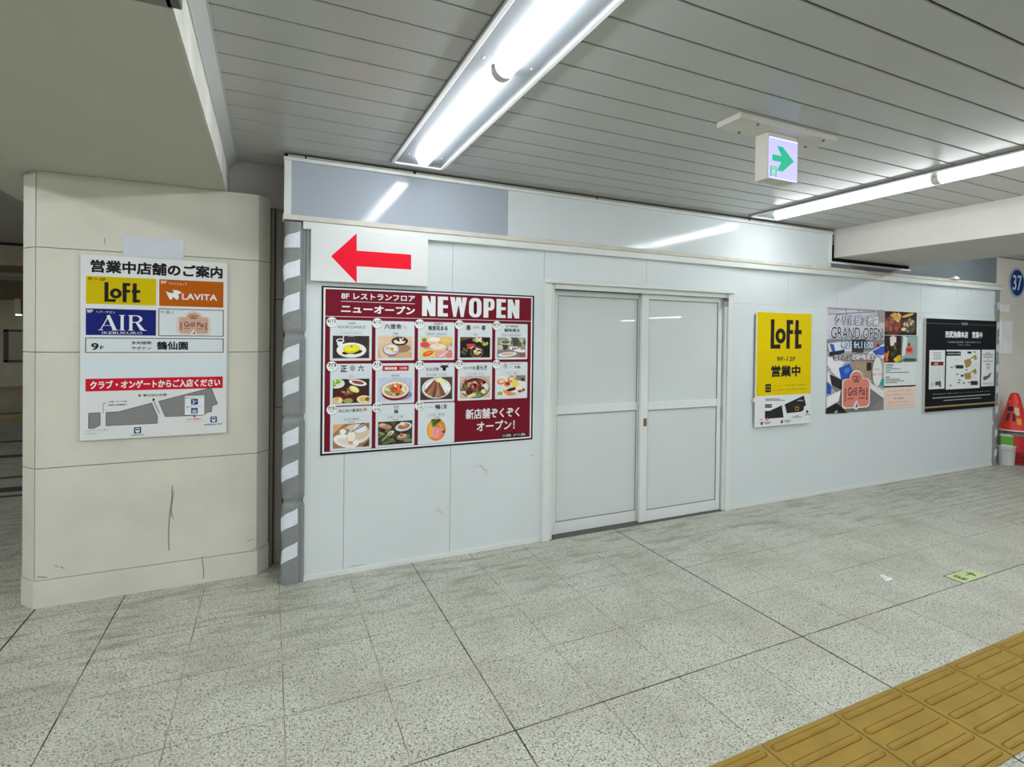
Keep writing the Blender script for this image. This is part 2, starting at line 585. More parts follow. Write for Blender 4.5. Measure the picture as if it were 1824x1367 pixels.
# ------------------------------------------------------------------ setting: cream pillar
def build_pillar():
    mb = MB()
    def oct_(o):
        return [(-1.301 - o, 3.99 - o), (-1.217 - o * .4, 3.888 - o), (-.063 + o * .4, 3.888 - o), (.003 + o, 3.966 - o), (.003 + o, 4.0), (-.02, 4.9), (-1.301 - o, 4.9)]
    mb.prism(oct_(-.006), 0, 2.507, 1)
    mb.prism(oct_(.004), 0, .156)
    for z0, z1 in ((.160, .801), (.806, 1.470), (1.475, 2.071), (2.076, 2.506)):
        mb.prism(oct_(0), z0, z1)
    # hairline joints where the chamfers meet the front
    for x in (-1.213, -.066):
        mb.box(x - .0015, x + .0015, 3.8868, 3.889, .165, 2.506, 1)
    return struct(mb, 'wall_pillar', [M_stone, mat('pillar_joint', rgb(150, 148, 134), .8)])
pillar = build_pillar()
def marks(parent, Y, f, lines, name='scuff_mark', c=(104, 100, 90)):
    A = Art(Y, 2)
    for w, pts in lines:
        A.line([f(*p) for p in pts], w, c)
    return A.build(name, parent, (0, 0, 0), 'thin dark scuffs and hairline cracks')
fP = lambda a, b: onwall(a, b, 3.886)
marks(pillar, 3.887, fP, [
    (.004, [(307, 866), (306, 890), (302, 915), (300, 950), (301, 981)]), (.003, [(310, 876), (306, 900), (304, 922)]),
    (.003, [(303, 905), (309, 925)]), (.003, [(97, 1008), (104, 1011)]), (.004, [(108, 1010), (113, 1013)]),
    (.004, [(66, 1028), (84, 1029)]), (.003, [(186, 424), (187, 436)]), (.003, [(417, 1004), (425, 998)]),
    (.004, [(393, 1001), (396, 1004)]), (.003, [(449, 980), (457, 975)]), (.003, [(440, 965), (452, 960)])])
marks(pillar, 3.883, lambda a, b: onwall(a, b, 3.883), [(.004, [(360, 992), (361, 1006), (363, 1014), (362, 1032)])])

# recess between pillar and hoarding
mb = MB()
mb.box(-.02, .45, 4.035, 4.10, 0, 2.47)
mb.box(.008, .030, 4.022, 4.036, 0, 2.45)
struct(mb, 'wall_recess', M_grey)
mb = MB()
for x in (.0035, .032, .094):
    mb.box(x - .003, x + .003, 4.015, 4.036, 0, 2.46)
for z in (1.08, 1.83):
    mb.box(.036, .09, 4.033, 4.036, z, z + .004)
struct(mb, 'trim_5', M_dark)
mb = MB()
mb.box(-.25, -.02, 3.988, 4.2, 2.505, 2.78)
mb.box(-.02, .6, 3.988, 4.2, 2.452, 2.78)
struct(mb, 'wall_lintel', mat('lintel_grey', rgb(176, 171, 170), .85, .15))

# ------------------------------------------------------------------ setting: white hoarding
WY = 3.66
SEAM = .0014
def build_hoarding():
    mb = MB()
    mb.box(.13, 1.95, WY + .006, WY + .05, 0, 2.30, 1)
    mb.box(1.95, 3.90, WY + .006, WY + .05, 2.04, 2.30, 1)
    mb.box(3.90, 8.56, WY + .006, WY + .05, 0, 2.30, 1)
    def panel(x0, x1, z0, z1, y=WY): mb.box(x0 + SEAM, x1 - SEAM, y, y + .012, z0, z1)
    L = [.13, .458, 1.196, 1.94]
    for a, b in zip(L[:-1], L[1:]):
        panel(a, b, .028, 2.30)
    for a, b in ((1.94, 2.927), (2.927, 3.915)):
        panel(a, b, 2.035, 2.30)
    mb.box(3.905, 8.56, WY, WY + .012, .028, 1.93)
    R = [3.905, 4.667, 5.412, 6.141, 6.897, 7.653, 7.939, 8.56]
    for a, b in zip(R[:-1], R[1:]):
        panel(a, b, 1.9315, 2.30, WY + .0015)
    return struct(mb, 'wall_back', [M_white, M_seam])
hoard = build_hoarding()
mb = MB()
mb.box(.21, 1.938, WY - .006, WY + .02, 0, .03)
mb.box(3.91, 8.555, WY - .006, WY + .02, 0, .03)
struct(mb, 'baseboard_back', M_frame)
# white channel and timber batten along the top of the lower panels
mb = MB()
mb.box(.19, 8.60, WY - .035, WY + .01, 2.262, 2.312, b=.003)
struct(mb, 'trim_6', M_frame)
mb = MB()
mb.box(.072, 8.64, WY - .042, WY + .06, 2.312, 2.345, b=.003)
struct(mb, 'trim_7', M_batten)
# upper panels
mb = MB()
mb.box(.10, 1.6235, WY, WY + .02, 2.345, 2.70)
struct(mb, 'wall_upper', M_upper_b)
mb = MB()
mb.box(1.6255, 5.303, WY, WY + .02, 2.345, 2.70)
struct(mb, 'wall_upper_right', M_upper_w)
mb = MB()
mb.box(.075, 5.31, WY - .022, WY + .03, 2.690, 2.711, b=.002)
mb.box(.078, .120, WY - .012, WY + .03, 2.345, 2.69, b=.002)
mb.box(5.272, 5.303, WY - .012, WY + .03, 2.395, 2.69, b=.002)
mb.box(5.303, 6.665, WY - .012, WY + .03, 2.392, 2.415, b=.002)
struct(mb, 'trim_8', M_frame)
mb = MB()
for a, b in ((.10, .20), (.21, .9), (.92, 2.4), (2.42, 4.1), (4.12, 5.3)):
    mb.box(a, b, WY - .012, WY + .02, 2.711, 2.728)
struct(mb, 'trim_9', mat('cornice_grey', rgb(176, 174, 168), .7))
mb = MB()
mb.box(.08, 5.3, WY + .02, WY + .05, 2.7, 2.742)
mb.box(5.31, 6.66, WY + .05, WY + .08, 2.39, 2.6)
struct(mb, 'trim_10', M_dark)
mb = MB()
mb.box(5.303, 6.665, WY + .002, WY + .02, 2.345, 2.392)
mb.box(6.665, 8.545, WY + .002, WY + .02, 2.345, 2.745)
struct(mb, 'wall_upper_far', M_upper_shaded)
marks(hoard, WY - .0005, lambda a, b: onwall(a, b, WY), [
    (.006, [(855, 829), (862, 836), (870, 839)]), (.004, [(862, 838), (867, 846), (871, 845)]), (.003, [(846, 833), (853, 829)]),
    (.004, [(780, 908), (790, 916)]), (.003, [(776, 912), (782, 906)]), (.004, [(944, 811), (951, 812)]), (.004, [(622, 1010), (648, 1006)]),
    (.003, [(943, 884), (946, 884)]), (.003, [(1722, 808), (1724, 812)])], c=(150, 152, 150))

# ------------------------------------------------------------------ setting: sliding doors and frame
mb = MB()
def jamb(x0, x1):
    mb.box(x0, x1, WY - .03, WY + .10, 0, 2.015, b=.003)
jamb(1.938, 1.998); jamb(3.848, 3.902)
mb.box(1.998, 2.030, WY - .012, WY + .10, 0, 2.01, b=.002)
mb.box(3.826, 3.848, WY - .012, WY + .10, 0, 2.01, b=.002)
mb.box(1.932, 3.908, WY - .05, WY + .10, 2.012, 2.042, b=.003)
mb.box(2.03, 3.826, WY - .022, WY + .02, 1.972, 2.012, b=.002)
struct(mb, 'trim_11', M_frame)
mb = MB()
mb.box(1.99, 3.86, WY - .012, WY + .11, 0, .006)
for y in (WY - .010, WY + .018, WY + .046, WY + .074):
    mb.box(2.03, 3.83, y, y + .008, .006, .010)
struct(mb, 'trim_12', mat('track_dark', rgb(104, 102, 98), .5, .4, metal=.2))
mb = MB()
mb.box(1.99, 3.86, WY + .12, WY + .14, 0, 2.04)
struct(mb, 'wall_door_recess', M_dark)
M_line = mat('door_line_grey', rgb(124, 130, 130), .7, .2)  # thin grey strips drawing the dark lines between panel and frame
def leaf(n, x0, x1, y, stl, str_):
    r = bpy.data.objects.new('door_%d' % n, None)
    col.objects.link(r); r.location = (x0, y, 0)
    tag(r, kind='structure')
    o = r.location
    t = .03
    MB().box(x0 + .02, x1 - .02, y + .010, y + .02, .05, 1.95).build('panel', M_door, r, o)
    MB().box(x0, x0 + stl, y, y + t, .010, 1.97, b=.002).build('stile', M_frame, r, o)
    MB().box(x1 - str_, x1, y, y + t, .010, 1.97, b=.002).build('stile', M_frame, r, o)
    for z0, z1 in ((.010, .108), (.972, 1.040), (1.928, 1.97)):
        MB().box(x0 + stl, x1 - str_, y + .002, y + t, z0, z1, b=.002).build('rail', M_frame, r, o)
    for z0, z1 in ((.106, .1105), (.9675, .972), (1.9245, 1.928)):
        MB().box(x0 + stl, x1 - str_, y + .0015, y + .012, z0, z1).build('dark_line', M_line, r, o)
    for xa_ in (x0 + stl, x1 - str_ - .003):
        MB().box(xa_, xa_ + .003, y + .003, y + .012, .11, 1.925).build('dark_line', M_line, r, o)
    return r
dl = leaf(1, 2.035, 2.935, WY + .052, .062, .05)
dr = leaf(2, 2.897, 3.814, WY + .012, .075, .048)
MB().box(2.926, 2.958, WY + .006, WY + .014, .836, .904, b=.002).box(2.936, 2.948, WY + .003, WY + .008, .860, .880).build('pull_handle', M_brass, dr, dr.location)
MB().box(3.806, 3.817, WY + .006, WY + .014, .84, .965, b=.002).build('pull_handle', mat('grey_pull', rgb(170, 172, 168), .5), dr, dr.location)
MB().box(2.040, 2.047, WY + .044, WY + .054, .78, .92, b=.002).build('pull_handle', MATS['grey_pull'], dl, dl.location)
# padlock at the door's upper corner
pl = thing('padlock', (3.815, WY - .03, 1.90), 'small silver padlock hanging from the hasp at the sliding door upper right corner', 'padlock')
mb = MB(); mb.box(3.796, 3.840, WY - .040, WY - .022, 1.898, 1.938, b=.005); mb.build('lock_body', M_steel, pl, pl.location)
mb = MB(); mb.tube([(3.805 + .014 - .014 * math.cos(a), WY - .031, 1.936 + .028 * math.sin(a)) for a in [math.pi * i / 10 for i in range(11)]], .004)
mb.build('shackle', M_steel, pl, pl.location)
mb = MB(); mb.box(3.80, 3.862, WY - .028, WY - .013, 1.946, 1.966, b=.002); mb.box(3.812, 3.826, WY - .036, WY - .02, 1.944, 1.972, b=.002); mb.build('hasp', mat('dark_hasp', rgb(92, 84, 76), .5, metal=.5), pl, pl.location)

# ------------------------------------------------------------------ setting: right wall and corridor on the left
mb = MB()
mb.box(8.5, 30, 3.80, 3.95, 0, 2.735)
struct(mb, 'wall_right', M_wall37)
mb = MB()
mb.box(-9.0, -2.0, 19.6, 19.8, 0, 2.6)
mb.box(-9.0, -2.0, 19.5, 19.6, 0, .35, 0)
struct(mb, 'wall_far', M_far)
mb = MB()
mb.box(-12, -1.6, 9.06, 9.5, 2.44, 2.80)
mb.box(-12, -1.6, 9.5, 10.6, 2.47, 2.80)
mb.box(-12, -1.6, 10.6, 11.5, 2.42, 2.80, 1)
mb.box(-12, -1.6, 11.5, 20, 2.44, 2.80)
mb.box(-12, -1.6, 9.05, 9.06, 2.70, 2.735, 2)
struct(mb, 'ceiling_corridor', [M_brown, M_soffit, M_dark])
mb = MB()
mb.box(-12.2, -12, -2, 20, 0, 2.8)  # unseen walls added to shut out background light and darken the corridor
mb.box(-1.3, -1.1, 5.1, 20, 0, 2.8)
mb.box(-12.2, -1.1, 19.8, 20, 0, 2.8)
struct(mb, 'wall_corridor_blocker', M_brown)
mb = MB()
mb.box(.12, 8.55, WY + .15, WY + .40, 0, 2.80)  # unseen blocker added behind the hoarding to stop background light leaking in
mb.box(-1.3, .12, 4.9, 5.1, 0, 2.80)
struct(mb, 'wall_light_blocker', M_grey)
mb = MB()
mb.box(-9, -6.2, 4.2, 19.6, 0, 2.6) if False else None
for y, w in ((13.16, .10), (9.86, .07), (8.72, .09), (6.90, .10), (6.62, .03), (7.46, .04)):
    mb.box(-8, -1.6, y - w, y + w, 0, .002)
struct(mb, 'trim_13', mat('corridor_dark_band', rgb(70, 66, 58), .6))
mb = MB(); mb.box(-9, -2, 13.3, 19.5, 0, .0015)
struct(mb, 'floor_corridor', mat('corridor_floor_brown', rgb(150, 140, 118), .35, .4, var=.2, scale=2))

gs = tag(MB().prism([(-5.2, 11.35), (-3.4, 12.5), (-3.4, 13.0), (-5.2, 11.85)], 0, .006).build('tactile_strip', mat('tactile_yellow_far', rgb(196, 170, 70), .6)),
         'yellow guide strip running slantwise over the dim corridor floor', 'guide strip')
nf = thing('notice_frame', (-6.5, 19.58, .7), 'grey framed notice board on the far corridor wall behind the pillar', 'notice board')
MB().box(-6.76, -6.0, 19.57, 19.6, .72, 1.56).build('notice_sheet', mat('notice_grey', rgb(186, 180, 168), .4), nf, nf.location)
mb = MB()
for q in ((-6.80, -6.70, .68, 1.60), (-6.06, -5.98, .68, 1.60), (-6.8, -5.98, .68, .74), (-6.8, -5.98, 1.54, 1.6)):
    mb.box(q[0], q[1], 19.55, 19.58, q[2], q[3])
mb.build('frame', mat('notice_frame_dark', rgb(92, 90, 82), .5), nf, nf.location)
cl = thing('corridor_lamp', (-6.2, 18.5, 2.0), 'tiny lit ceiling lamp at the far end of the corridor', 'lamp')
MB().box(-6.22, -6.13, 18.6, 18.72, 1.985, 2.015).build('lamp_glow', emit('corridor_lamp_glow', (1, .95, .8, 1), 4), cl, cl.location)
MB().box(-6.24, -6.11, 18.58, 18.74, 2.015, 2.45).build('lamp_housing', M_far, cl, cl.location)

# ------------------------------------------------------------------ ceiling strip lights
M_tube = emit('lamp_tube_glow', (.94, .98, 1.0, 1), TUBE)
def strip_light(name, x, y_end, n, label, z=ZC, group=None):
    t = thing(name, (x, y_end, z), label, 'ceiling light', group)
    o = t.location
    L = 1.30; y0 = y_end - .16
    ya = y0 - n * L - .1
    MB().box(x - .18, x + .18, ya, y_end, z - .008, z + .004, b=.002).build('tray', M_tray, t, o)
    mb = MB()
    for s in (-1, 1):
        mb.box(x + s * .166 - .012, x + s * .166 + .012, ya, y_end, z - .018, z - .006, b=.003)
    mb.box(x - .178, x + .178, y_end - .02, y_end, z - .018, z - .006, b=.003)
    mb.build('rim', M_lip, t, o)
    r = .043
    for k in range(n):
        b, a = y0 - k * L, y0 - (k + 1) * L + .05
        mb = MB(); prof = []
        for i in range(13):
            q = math.pi * i / 12
            prof.append((x + r * math.cos(q), z - .012 - .045 * math.sin(q)))
        m = len(prof)
        v = [(px_, a, pz) for px_, pz in prof] + [(px_, b, pz) for px_, pz in prof]
        mb.add(v, [(i, i + 1, m + i + 1, m + i) for i in range(m - 1)] + [tuple(range(m)), tuple(range(m, 2 * m))], 0)
        mb.build('lamp_tube', M_tube, t, o)
        mb = MB()
        prof = [(x + .046 * math.cos(math.pi * i / 12), z - .010 - .046 * math.sin(math.pi * i / 12)) for i in range(13)]
        v = [(px_, a - .049, pz) for px_, pz in prof] + [(px_, a - .002, pz) for px_, pz in prof]
        mb.add(v, [(i, i + 1, m + i + 1, m + i) for i in range(m - 1)] + [tuple(range(m)), tuple(range(m, 2 * m))], 0)
        mb.build('lamp_holder', M_holder, t, o)
    for k in range(min(n, 3)):
        for s in (-.11, .11):
            yy = y0 - k * L - .03 if k else y0 - .05
            MB().lathe(x + s, yy, [(0, z - .011), (.005, z - .011), (.006, z - .008)], 10).build('screw', M_steel, t, o)
    MB().box(x + .10, x + .14, y_end - .06, y_end - .03, z - .0088, z - .0082).build('rating_plate', mat('plate_grey', rgb(150, 152, 154), .5), t, o)
    return t
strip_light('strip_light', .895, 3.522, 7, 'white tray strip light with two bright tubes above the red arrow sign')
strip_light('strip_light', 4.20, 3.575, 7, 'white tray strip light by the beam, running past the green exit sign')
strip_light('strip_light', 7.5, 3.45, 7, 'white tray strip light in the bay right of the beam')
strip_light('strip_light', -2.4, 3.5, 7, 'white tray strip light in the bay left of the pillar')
strip_light('strip_light', -5.7, 8.2, 9, 'unseen strip light added far left of the pillar for corridor light')  # added lamp row out of view, brightens the dim corridor
strip_light('strip_light', -7.6, 17.0, 3, 'unseen strip light added under the low corridor ceiling as fill', 2.434)  # another unseen lamp, put in to lift the corridor brightness
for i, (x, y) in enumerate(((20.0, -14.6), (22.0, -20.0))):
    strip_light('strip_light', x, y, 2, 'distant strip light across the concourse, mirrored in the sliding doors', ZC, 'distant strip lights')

# ------------------------------------------------------------------ exit sign
ex = thing('exit_sign', (2.53, 2.05, ZC), 'lit hanging exit sign with green arrow pointing right', 'exit sign')
eo = ex.location
mb = MB(); mb.box(2.145, 2.885, 1.965, 2.125, ZC - .03, ZC, b=.003); mb.build('mounting_plate', M_exitbody, ex, eo)
for x, y in ((2.29, 2.12), (2.29, 2.0), (2.80, 2.0), (2.80, 2.11)):
    MB().lathe(x, y - .012, [(0, ZC - .038), (.006, ZC - .038), (.008, ZC - .030)], 10).build('screw', M_alu, ex, eo)
mb = MB(); mb.box(2.418, 2.642, 2.030, 2.115, 2.461, ZC - .03, b=.003); mb.build('casing', M_exitbody, ex, eo)
MB().box(2.422, 2.640, 2.024, 2.031, 2.463, 2.684, b=.001).build('lit_panel', emit('exit_panel_glow', (.50, .50, .94, 1), 0.37), ex, eo)
mb = MB(); mb.box(2.424, 2.638, 2.0235, 2.026, 2.677, 2.682); mb.box(2.424, 2.638, 2.0235, 2.026, 2.464, 2.467)
mb.build('panel_edge', emit('exit_edge_glow', (.9, .9, 1, 1), 0.48), ex, eo)
fE = crop(1260, 180, 260 / 1824, 2.024)
mb = MB()
def flat(mb, pts, y):
    mb.add([(x, y, z) for x, z in pts], [tuple(range(len(pts)))])
P = [(810, 668), (972, 692), (890, 553), (970, 570), (1080, 762), (955, 898), (880, 882), (972, 780), (810, 745)]
P = [fE(*p) for p in P]
# tidy: arrow symmetric about its own axis
xa, xb = P[0][0], P[4][0]; zc = 2.573; 
A_ = [(xa, zc + .0165), (xa + .070, zc + .0165), (xa + .033, zc + .070), (xa + .079, zc + .070), (xb, zc), (xa + .079, zc - .070), (xa + .033, zc - .070), (xa + .070, zc - .0165), (xa, zc - .0165)]
A_[2] = (xa + .036, zc + .066); A_[6] = (xa + .036, zc - .066); A_[3] = (xa + .080, zc + .066); A_[5] = (xa + .080, zc - .066)
mb.add([(x, 2.0228, z) for x, z in A_], [(0, 1, 7, 8), (1, 2, 3, 4), (1, 4, 7), (7, 4, 5, 6)])
mb.build('arrow', emit('exit_green_glow', (.0, .40, .22, 1), 0.37), ex, eo)
mb = MB()
x0, z0 = fE(785, 940); x1, z1 = fE(862, 820)
z0, z1, x1 = z0 + .002, z1 - .002, x0 + (x1 - x0)
flat(mb, [(x0, z0), (x1, z0), (x1, z1), (x0, z1)], 2.0226)
mb.build('pictogram', emit('exit_teal_glow', (.04, .36, .26, 1), 0.32), ex, eo)
mb = MB()
w, h = x1 - x0, z1 - z0
u = lambda a, b: (x0 + a * w, z0 + b * h)
for q in ([(.2, .0), (.8, .0), (.8, .08), (.2, .08)], [(.2, .12), (.3, .12), (.3, .92), (.2, .92)], [(.72, .12), (.82, .12), (.82, .92), (.72, .92)], [(.3, .86), (.72, .86), (.72, .92), (.3, .92)],
          [(.44, .72), (.56, .72), (.58, .84), (.46, .84)], [(.4, .38), (.56, .42), (.62, .68), (.46, .7)], [(.32, .5), (.42, .62), (.46, .58), (.36, .46)],
          [(.56, .62), (.7, .52), (.68, .46), (.56, .54)], [(.4, .4), (.5, .38), (.36, .14), (.26, .16)], [(.48, .42), (.58, .42), (.66, .26), (.6, .12), (.54, .14), (.58, .26)]):
    flat(mb, [u(*p) for p in q], 2.0222)
mb.build('running_figure', emit('exit_white_glow', (.55, .8, .8, 1), 0.35), ex, eo)

# small ceiling sensor
sn = tag(MB().lathe(2.50, 2.91, [(0, ZC - .016), (.012, ZC - .015), (.02, ZC - .01), (.022, ZC), (.024, ZC)], 18).build('ceiling_sensor', M_slat),
         'small round sensor bump on the ceiling left of the exit sign', 'sensor')

# ------------------------------------------------------------------ padded corner guards
def guard(name, label, prof, ztop, seams_z, stripes, u_str):
    """prof: function u(0..1) -> (x,y, outward nx, ny)"""
    t = thing(name, (prof(.5)[0], prof(.5)[1], 0), label, 'corner guard')
    o = t.location
    def S(u, z, off=0):
        x, y, nx, ny = prof(u)
        d = min([abs(z - s) for s in seams_z] + [1])
        puff = -.010 * math.exp(-(d / .018) ** 2) + .004 * math.sin(z * 19 + u * 3) * (1 - u)
        return (x + nx * (puff + off), y + ny * (puff + off), z)
    nu, nz = 24, 220
    mb = MB()
    v = [S(i / nu, ztop * k / nz) for k in range(nz + 1) for i in range(nu + 1)]
    f = [(k * (nu + 1) + i, k * (nu + 1) + i + 1, (k + 1) * (nu + 1) + i + 1, (k + 1) * (nu + 1) + i) for k in range(nz) for i in range(nu)]
    mb.add(v, f, 0, True)
    mb.build('padding', M_pad, t, o)
    for (la, lb, ra, rb) in stripes:
        mb = MB(); n = 14
        v = []
        for j in range(5):
            for i in range(n + 1):
                q = i / n
                z0, z1 = lb + (rb - lb) * q, la + (ra - la) * q
                v.append(S(u_str[0] + (u_str[1] - u_str[0]) * q, z0 + (z1 - z0) * j / 4, .0025))
        f = [(j * (n + 1) + i, j * (n + 1) + i + 1, (j + 1) * (n + 1) + i + 1, (j + 1) * (n + 1) + i) for j in range(4) for i in range(n)]
        mb.add(v, f, 0, True)
        mb.build('reflective_stripe', M_refl, t, o)
    return t
def prof_left(u):
    # from the back edge round the left corner, over the front, to the folded flap
    P = [(.100, 3.80), (.082, 3.72), (.080, 3.660), (.088, 3.640), (.105, 3.633), (.150, 3.632), (.180, 3.634), (.186, 3.645), (.196, 3.640), (.206, 3.642), (.214, 3.656)]
    s = u * (len(P) - 1); i = min(int(s), len(P) - 2); q = s - i
    x, y = P[i][0] * (1 - q) + P[i + 1][0] * q, P[i][1] * (1 - q) + P[i + 1][1] * q
    tx, ty = P[i + 1][0] - P[i][0], P[i + 1][1] - P[i][1]
    l = math.hypot(tx, ty)
    return x, y, ty / l, -tx / l
zz = lambda b: (1038 - (360 + b * .5114)) * 2.33 / 648
strp = [(140, 168, 104, 160), (240, 290, 200, 255), (350, 405, 312, 372), (530, 580, 490, 545), (640, 690, 605, 655), (820, 868, 778, 835), (932, 980, 893, 945), (1102, 1150, 1062, 1115), (1218, 1263, 1178, 1228)]
guard('corner_guard', 'grey padded corner guard with white slanted stripes at the hoarding left end', prof_left, 2.305,
      [zz(460), zz(748), zz(1040)], [tuple(zz(q) for q in s) for s in strp], (.12, .58))
def prof_right(u):
    x, y, nx, ny = prof_left(1 - u)
    return 8.556 + (.10 - x) * .85 + .05, y + .012, -nx, ny
guard('corner_guard', 'grey padded corner guard with white stripes at the far right hoarding end', prof_right, 2.29,
      [.55, 1.1, 1.65, 2.1], [(z + .09, z, z + .17, z + .08) for z in (.1, .36, .66, .92, 1.2, 1.46, 1.75, 2.0)], (.42, .88))

# ------------------------------------------------------------------ tactile paving
M_tact = mat('tactile_ochre', rgb(152, 124, 50), .55, .25, var=.12, scale=7)
M_tdirt = mat('tactile_rust_dirt', rgb(120, 84, 30), .8, .1, var=.3, scale=18)
tp = thing('tactile_paving', (2.4, 1.257, 0), 'ochre yellow raised-bar tactile paving strip in the floor at lower right', 'tactile paving')
tiles = [x for x in XS if .4 < x < 5.3]
for a, b in zip(tiles[:-1], tiles[1:]):
    mb = MB()
    mb.box(a + .0035, b - .0035, 1.040, 1.474, 0, .006, b=.0015)
    for k in range(5):
        yc = 1.437 - .0905 * k
        x0, x1, r = a + .022, b - .022, .014
        base, top = [], []
        for (cx, s) in ((x1 - r, -90), (x0 + r, 90)):
            for q in range(0, 181, 22):
                t = math.radians(s + q)
                base.append((cx + r * math.cos(t), yc + r * math.sin(t), .006))
                top.append((cx + (r - .006) * math.cos(t), yc + (r - .006) * math.sin(t), .0125))
        n = len(base)
        mb.add(base + top, [(i, (i + 1) % n, n + (i + 1) % n, n + i) for i in range(n)] + [tuple(range(n, 2 * n))])
        rim = []
        for (cx, s) in ((x1 - r, -90), (x0 + r, 90)):
            for q in range(0, 181, 22):
                t = math.radians(s + q)
                rim.append((cx + (r + .0035) * math.cos(t), yc - .001 + (r + .0035) * math.sin(t), .0062))
        mb.add(rim, [tuple(range(n))], 1)
    mb.build('tactile_tile', [M_tact, M_tdirt], tp, tp.location)

# ------------------------------------------------------------------ floor sticker and scraps
st = thing('floor_sticker', (4.33, 1.99, 0), 'pale green exit arrow sticker on the grey floor tiles', 'sticker')
MB().box(4.184, 4.472, 1.934, 2.046, 0, .002).build('sticker_sheet', mat('sticker_green', rgb(190, 204, 150), .45, .3), st, st.location)
MB().box(4.180, 4.186, 1.936, 2.050, 0, .0024).box(4.186, 4.40, 2.046, 2.051, 0, .0024).box(4.25, 4.476, 1.929, 1.934, 0, .0024).build('dark_edge', M_grime, st, st.location)
M_sg = mat('sticker_dark_green', rgb(72, 104, 64), .5)
def flr(pts, z): return [(x, y, z) for x, y in pts]
def floorpt(px, py):
    d = ray(px, py); t = -CAM_H / d.z
    return (d.x * t, d.y * t)
fs_ = lambda a, b: floorpt(1660 + a * 120 / 1824, 1000 + b * 120 / 1824)
mb = MB(); mb.add(flr([fs_(*p) for p in ((860, 308), (1100, 330), (1210, 415), (1160, 420), (1060, 372), (930, 400), (905, 390), (1000, 350))], .0026), [(0, 1, 7), (1, 2, 3, 4), (4, 5, 6, 7), (1, 4, 7)])
mb.build('arrow', M_sg, st, st.location)
mb = MB(); mb.add(flr([fs_(*p) for p in ((560, 415), (660, 375), (1000, 495), (870, 530))], .0026), [(0, 1, 2, 3)])
mb.build('pictogram', M_sg, st, st.location)
mb = MB()
for a, b, c_, d in (((640, 405), (690, 400), (740, 440), (690, 430)), ((740, 430), (790, 440), (840, 490), (800, 480)), ((690, 390), (720, 385), (950, 490), (930, 497))):
    mb.add(flr([fs_(*a), fs_(*b), fs_(*c_), fs_(*d)], .0031), [(0, 1, 2, 3)])
mb.build('running_figure', MATS['sticker_green'], st, st.location)
mb = MB()
for p in ((1576, 1029), (1580, 1034), (1585, 1032), (1572, 1027)):
    x, y = floorpt(*p)
    mb.add([(x - .03, y - .012, .001), (x + .012, y - .016, .004), (x + .03, y + .008, .001), (x - .008, y + .016, .007), (x, y, .012)], [(0, 1, 4), (1, 2, 4), (2, 3, 4), (3, 0, 4), (3, 2, 1, 0)])
tag(mb.build('paper_scrap', M_paper), 'torn white paper scrap lying on the floor tiles beside the green sticker', 'litter')
mb = MB()
for i in range(9):
    a = i * .7
mb.lathe(7.52, 3.625, [(0, 2.345), (.05, 2.346), (.035, 2.372), (.012, 2.385), (0, 2.386)], 7, smooth=False)  # irregular white speck on the ledge, modelled as small lumps
mb.lathe(7.44, 3.625, [(0, 2.345), (.05, 2.346), (.02, 2.356), (0, 2.358)], 6, smooth=False)
tag(mb.build('white_speck', mat('bright_white', rgb(245, 247, 247), .5)), 'small irregular white speck on the ledge below the grey upper panel', 'litter')

# ================================================================== signs
K = (34, 31, 31)          # black ink
WH = (208, 212, 214)      # white print
LT = (196, 203, 207)      # pale paper

def loft(A, x0, z0, x1, z1, c=K, back=(212, 190, 10)):
    w, h = x1 - x0, z1 - z0
    q = lambda pts: [(x0 + a * w, z0 + b * h) for a, b in pts]
    A.poly(q([(0, 0), (.31, .02), (.31, .16), (.115, .15), (.1, 1), (0, 1)][::1]), c) if False else None
    A.poly(q([(0, 0), (.31, 0), (.31, .15), (0, .13)]), c); A.poly(q([(0, 0), (.11, 0), (.11, 1), (0, 1)]), c)
    A.ell(x0 + .315 * w, z0 + .44 * h, .165 * w, .26 * h, c); A.ell(x0 + .315 * w, z0 + .44 * h, .062 * w, .115 * h, back)
    A.poly(q([(.505, 0), (.615, 0), (.615, 1), (.505, 1)]), c); A.poly(q([(.5, .86), (.715, .85), (.715, 1), (.5, 1)]), c); A.poly(q([(.5, .52), (.715, .51), (.715, .65), (.5, .65)]), c)
    A.poly(q([(.79, 0), (.9, 0), (.9, 1), (.79, 1)]), c); A.poly(q([(.76, .51), (1, .51), (1, .66), (.76, .65)]), c); A.poly(q([(.79, 0), (1, .02), (1, .16), (.79, .14)]), c)

# ---- arrow sign -----------------------------------------------------------
AY = 3.619
ar = thing('arrow_sign', (.65, AY, 2.1), 'large white sign with a red arrow pointing left', 'sign')
ax0, az1 = onwall(554, 407, AY); ax1, az0 = onwall(762, 510.5, AY)
az1 = 2.278
MB().box(ax0, ax1, AY, AY + .005, az0, az1, b=.001).build('sign_board', M_board, ar, ar.location)
f5 = crop(480, 260, 520 / 1824, AY)
P = [f5(*p) for p in ((385, 690), (545, 547), (545, 655), (885, 680), (885, 773), (545, 752), (545, 857))]
A = Art(AY, 3); A.raw(P, [(0, 1, 2, 5, 6), (2, 3, 4, 5)], (222, 28, 48)); A.build('arrow', ar, ar.location, 'red arrow')

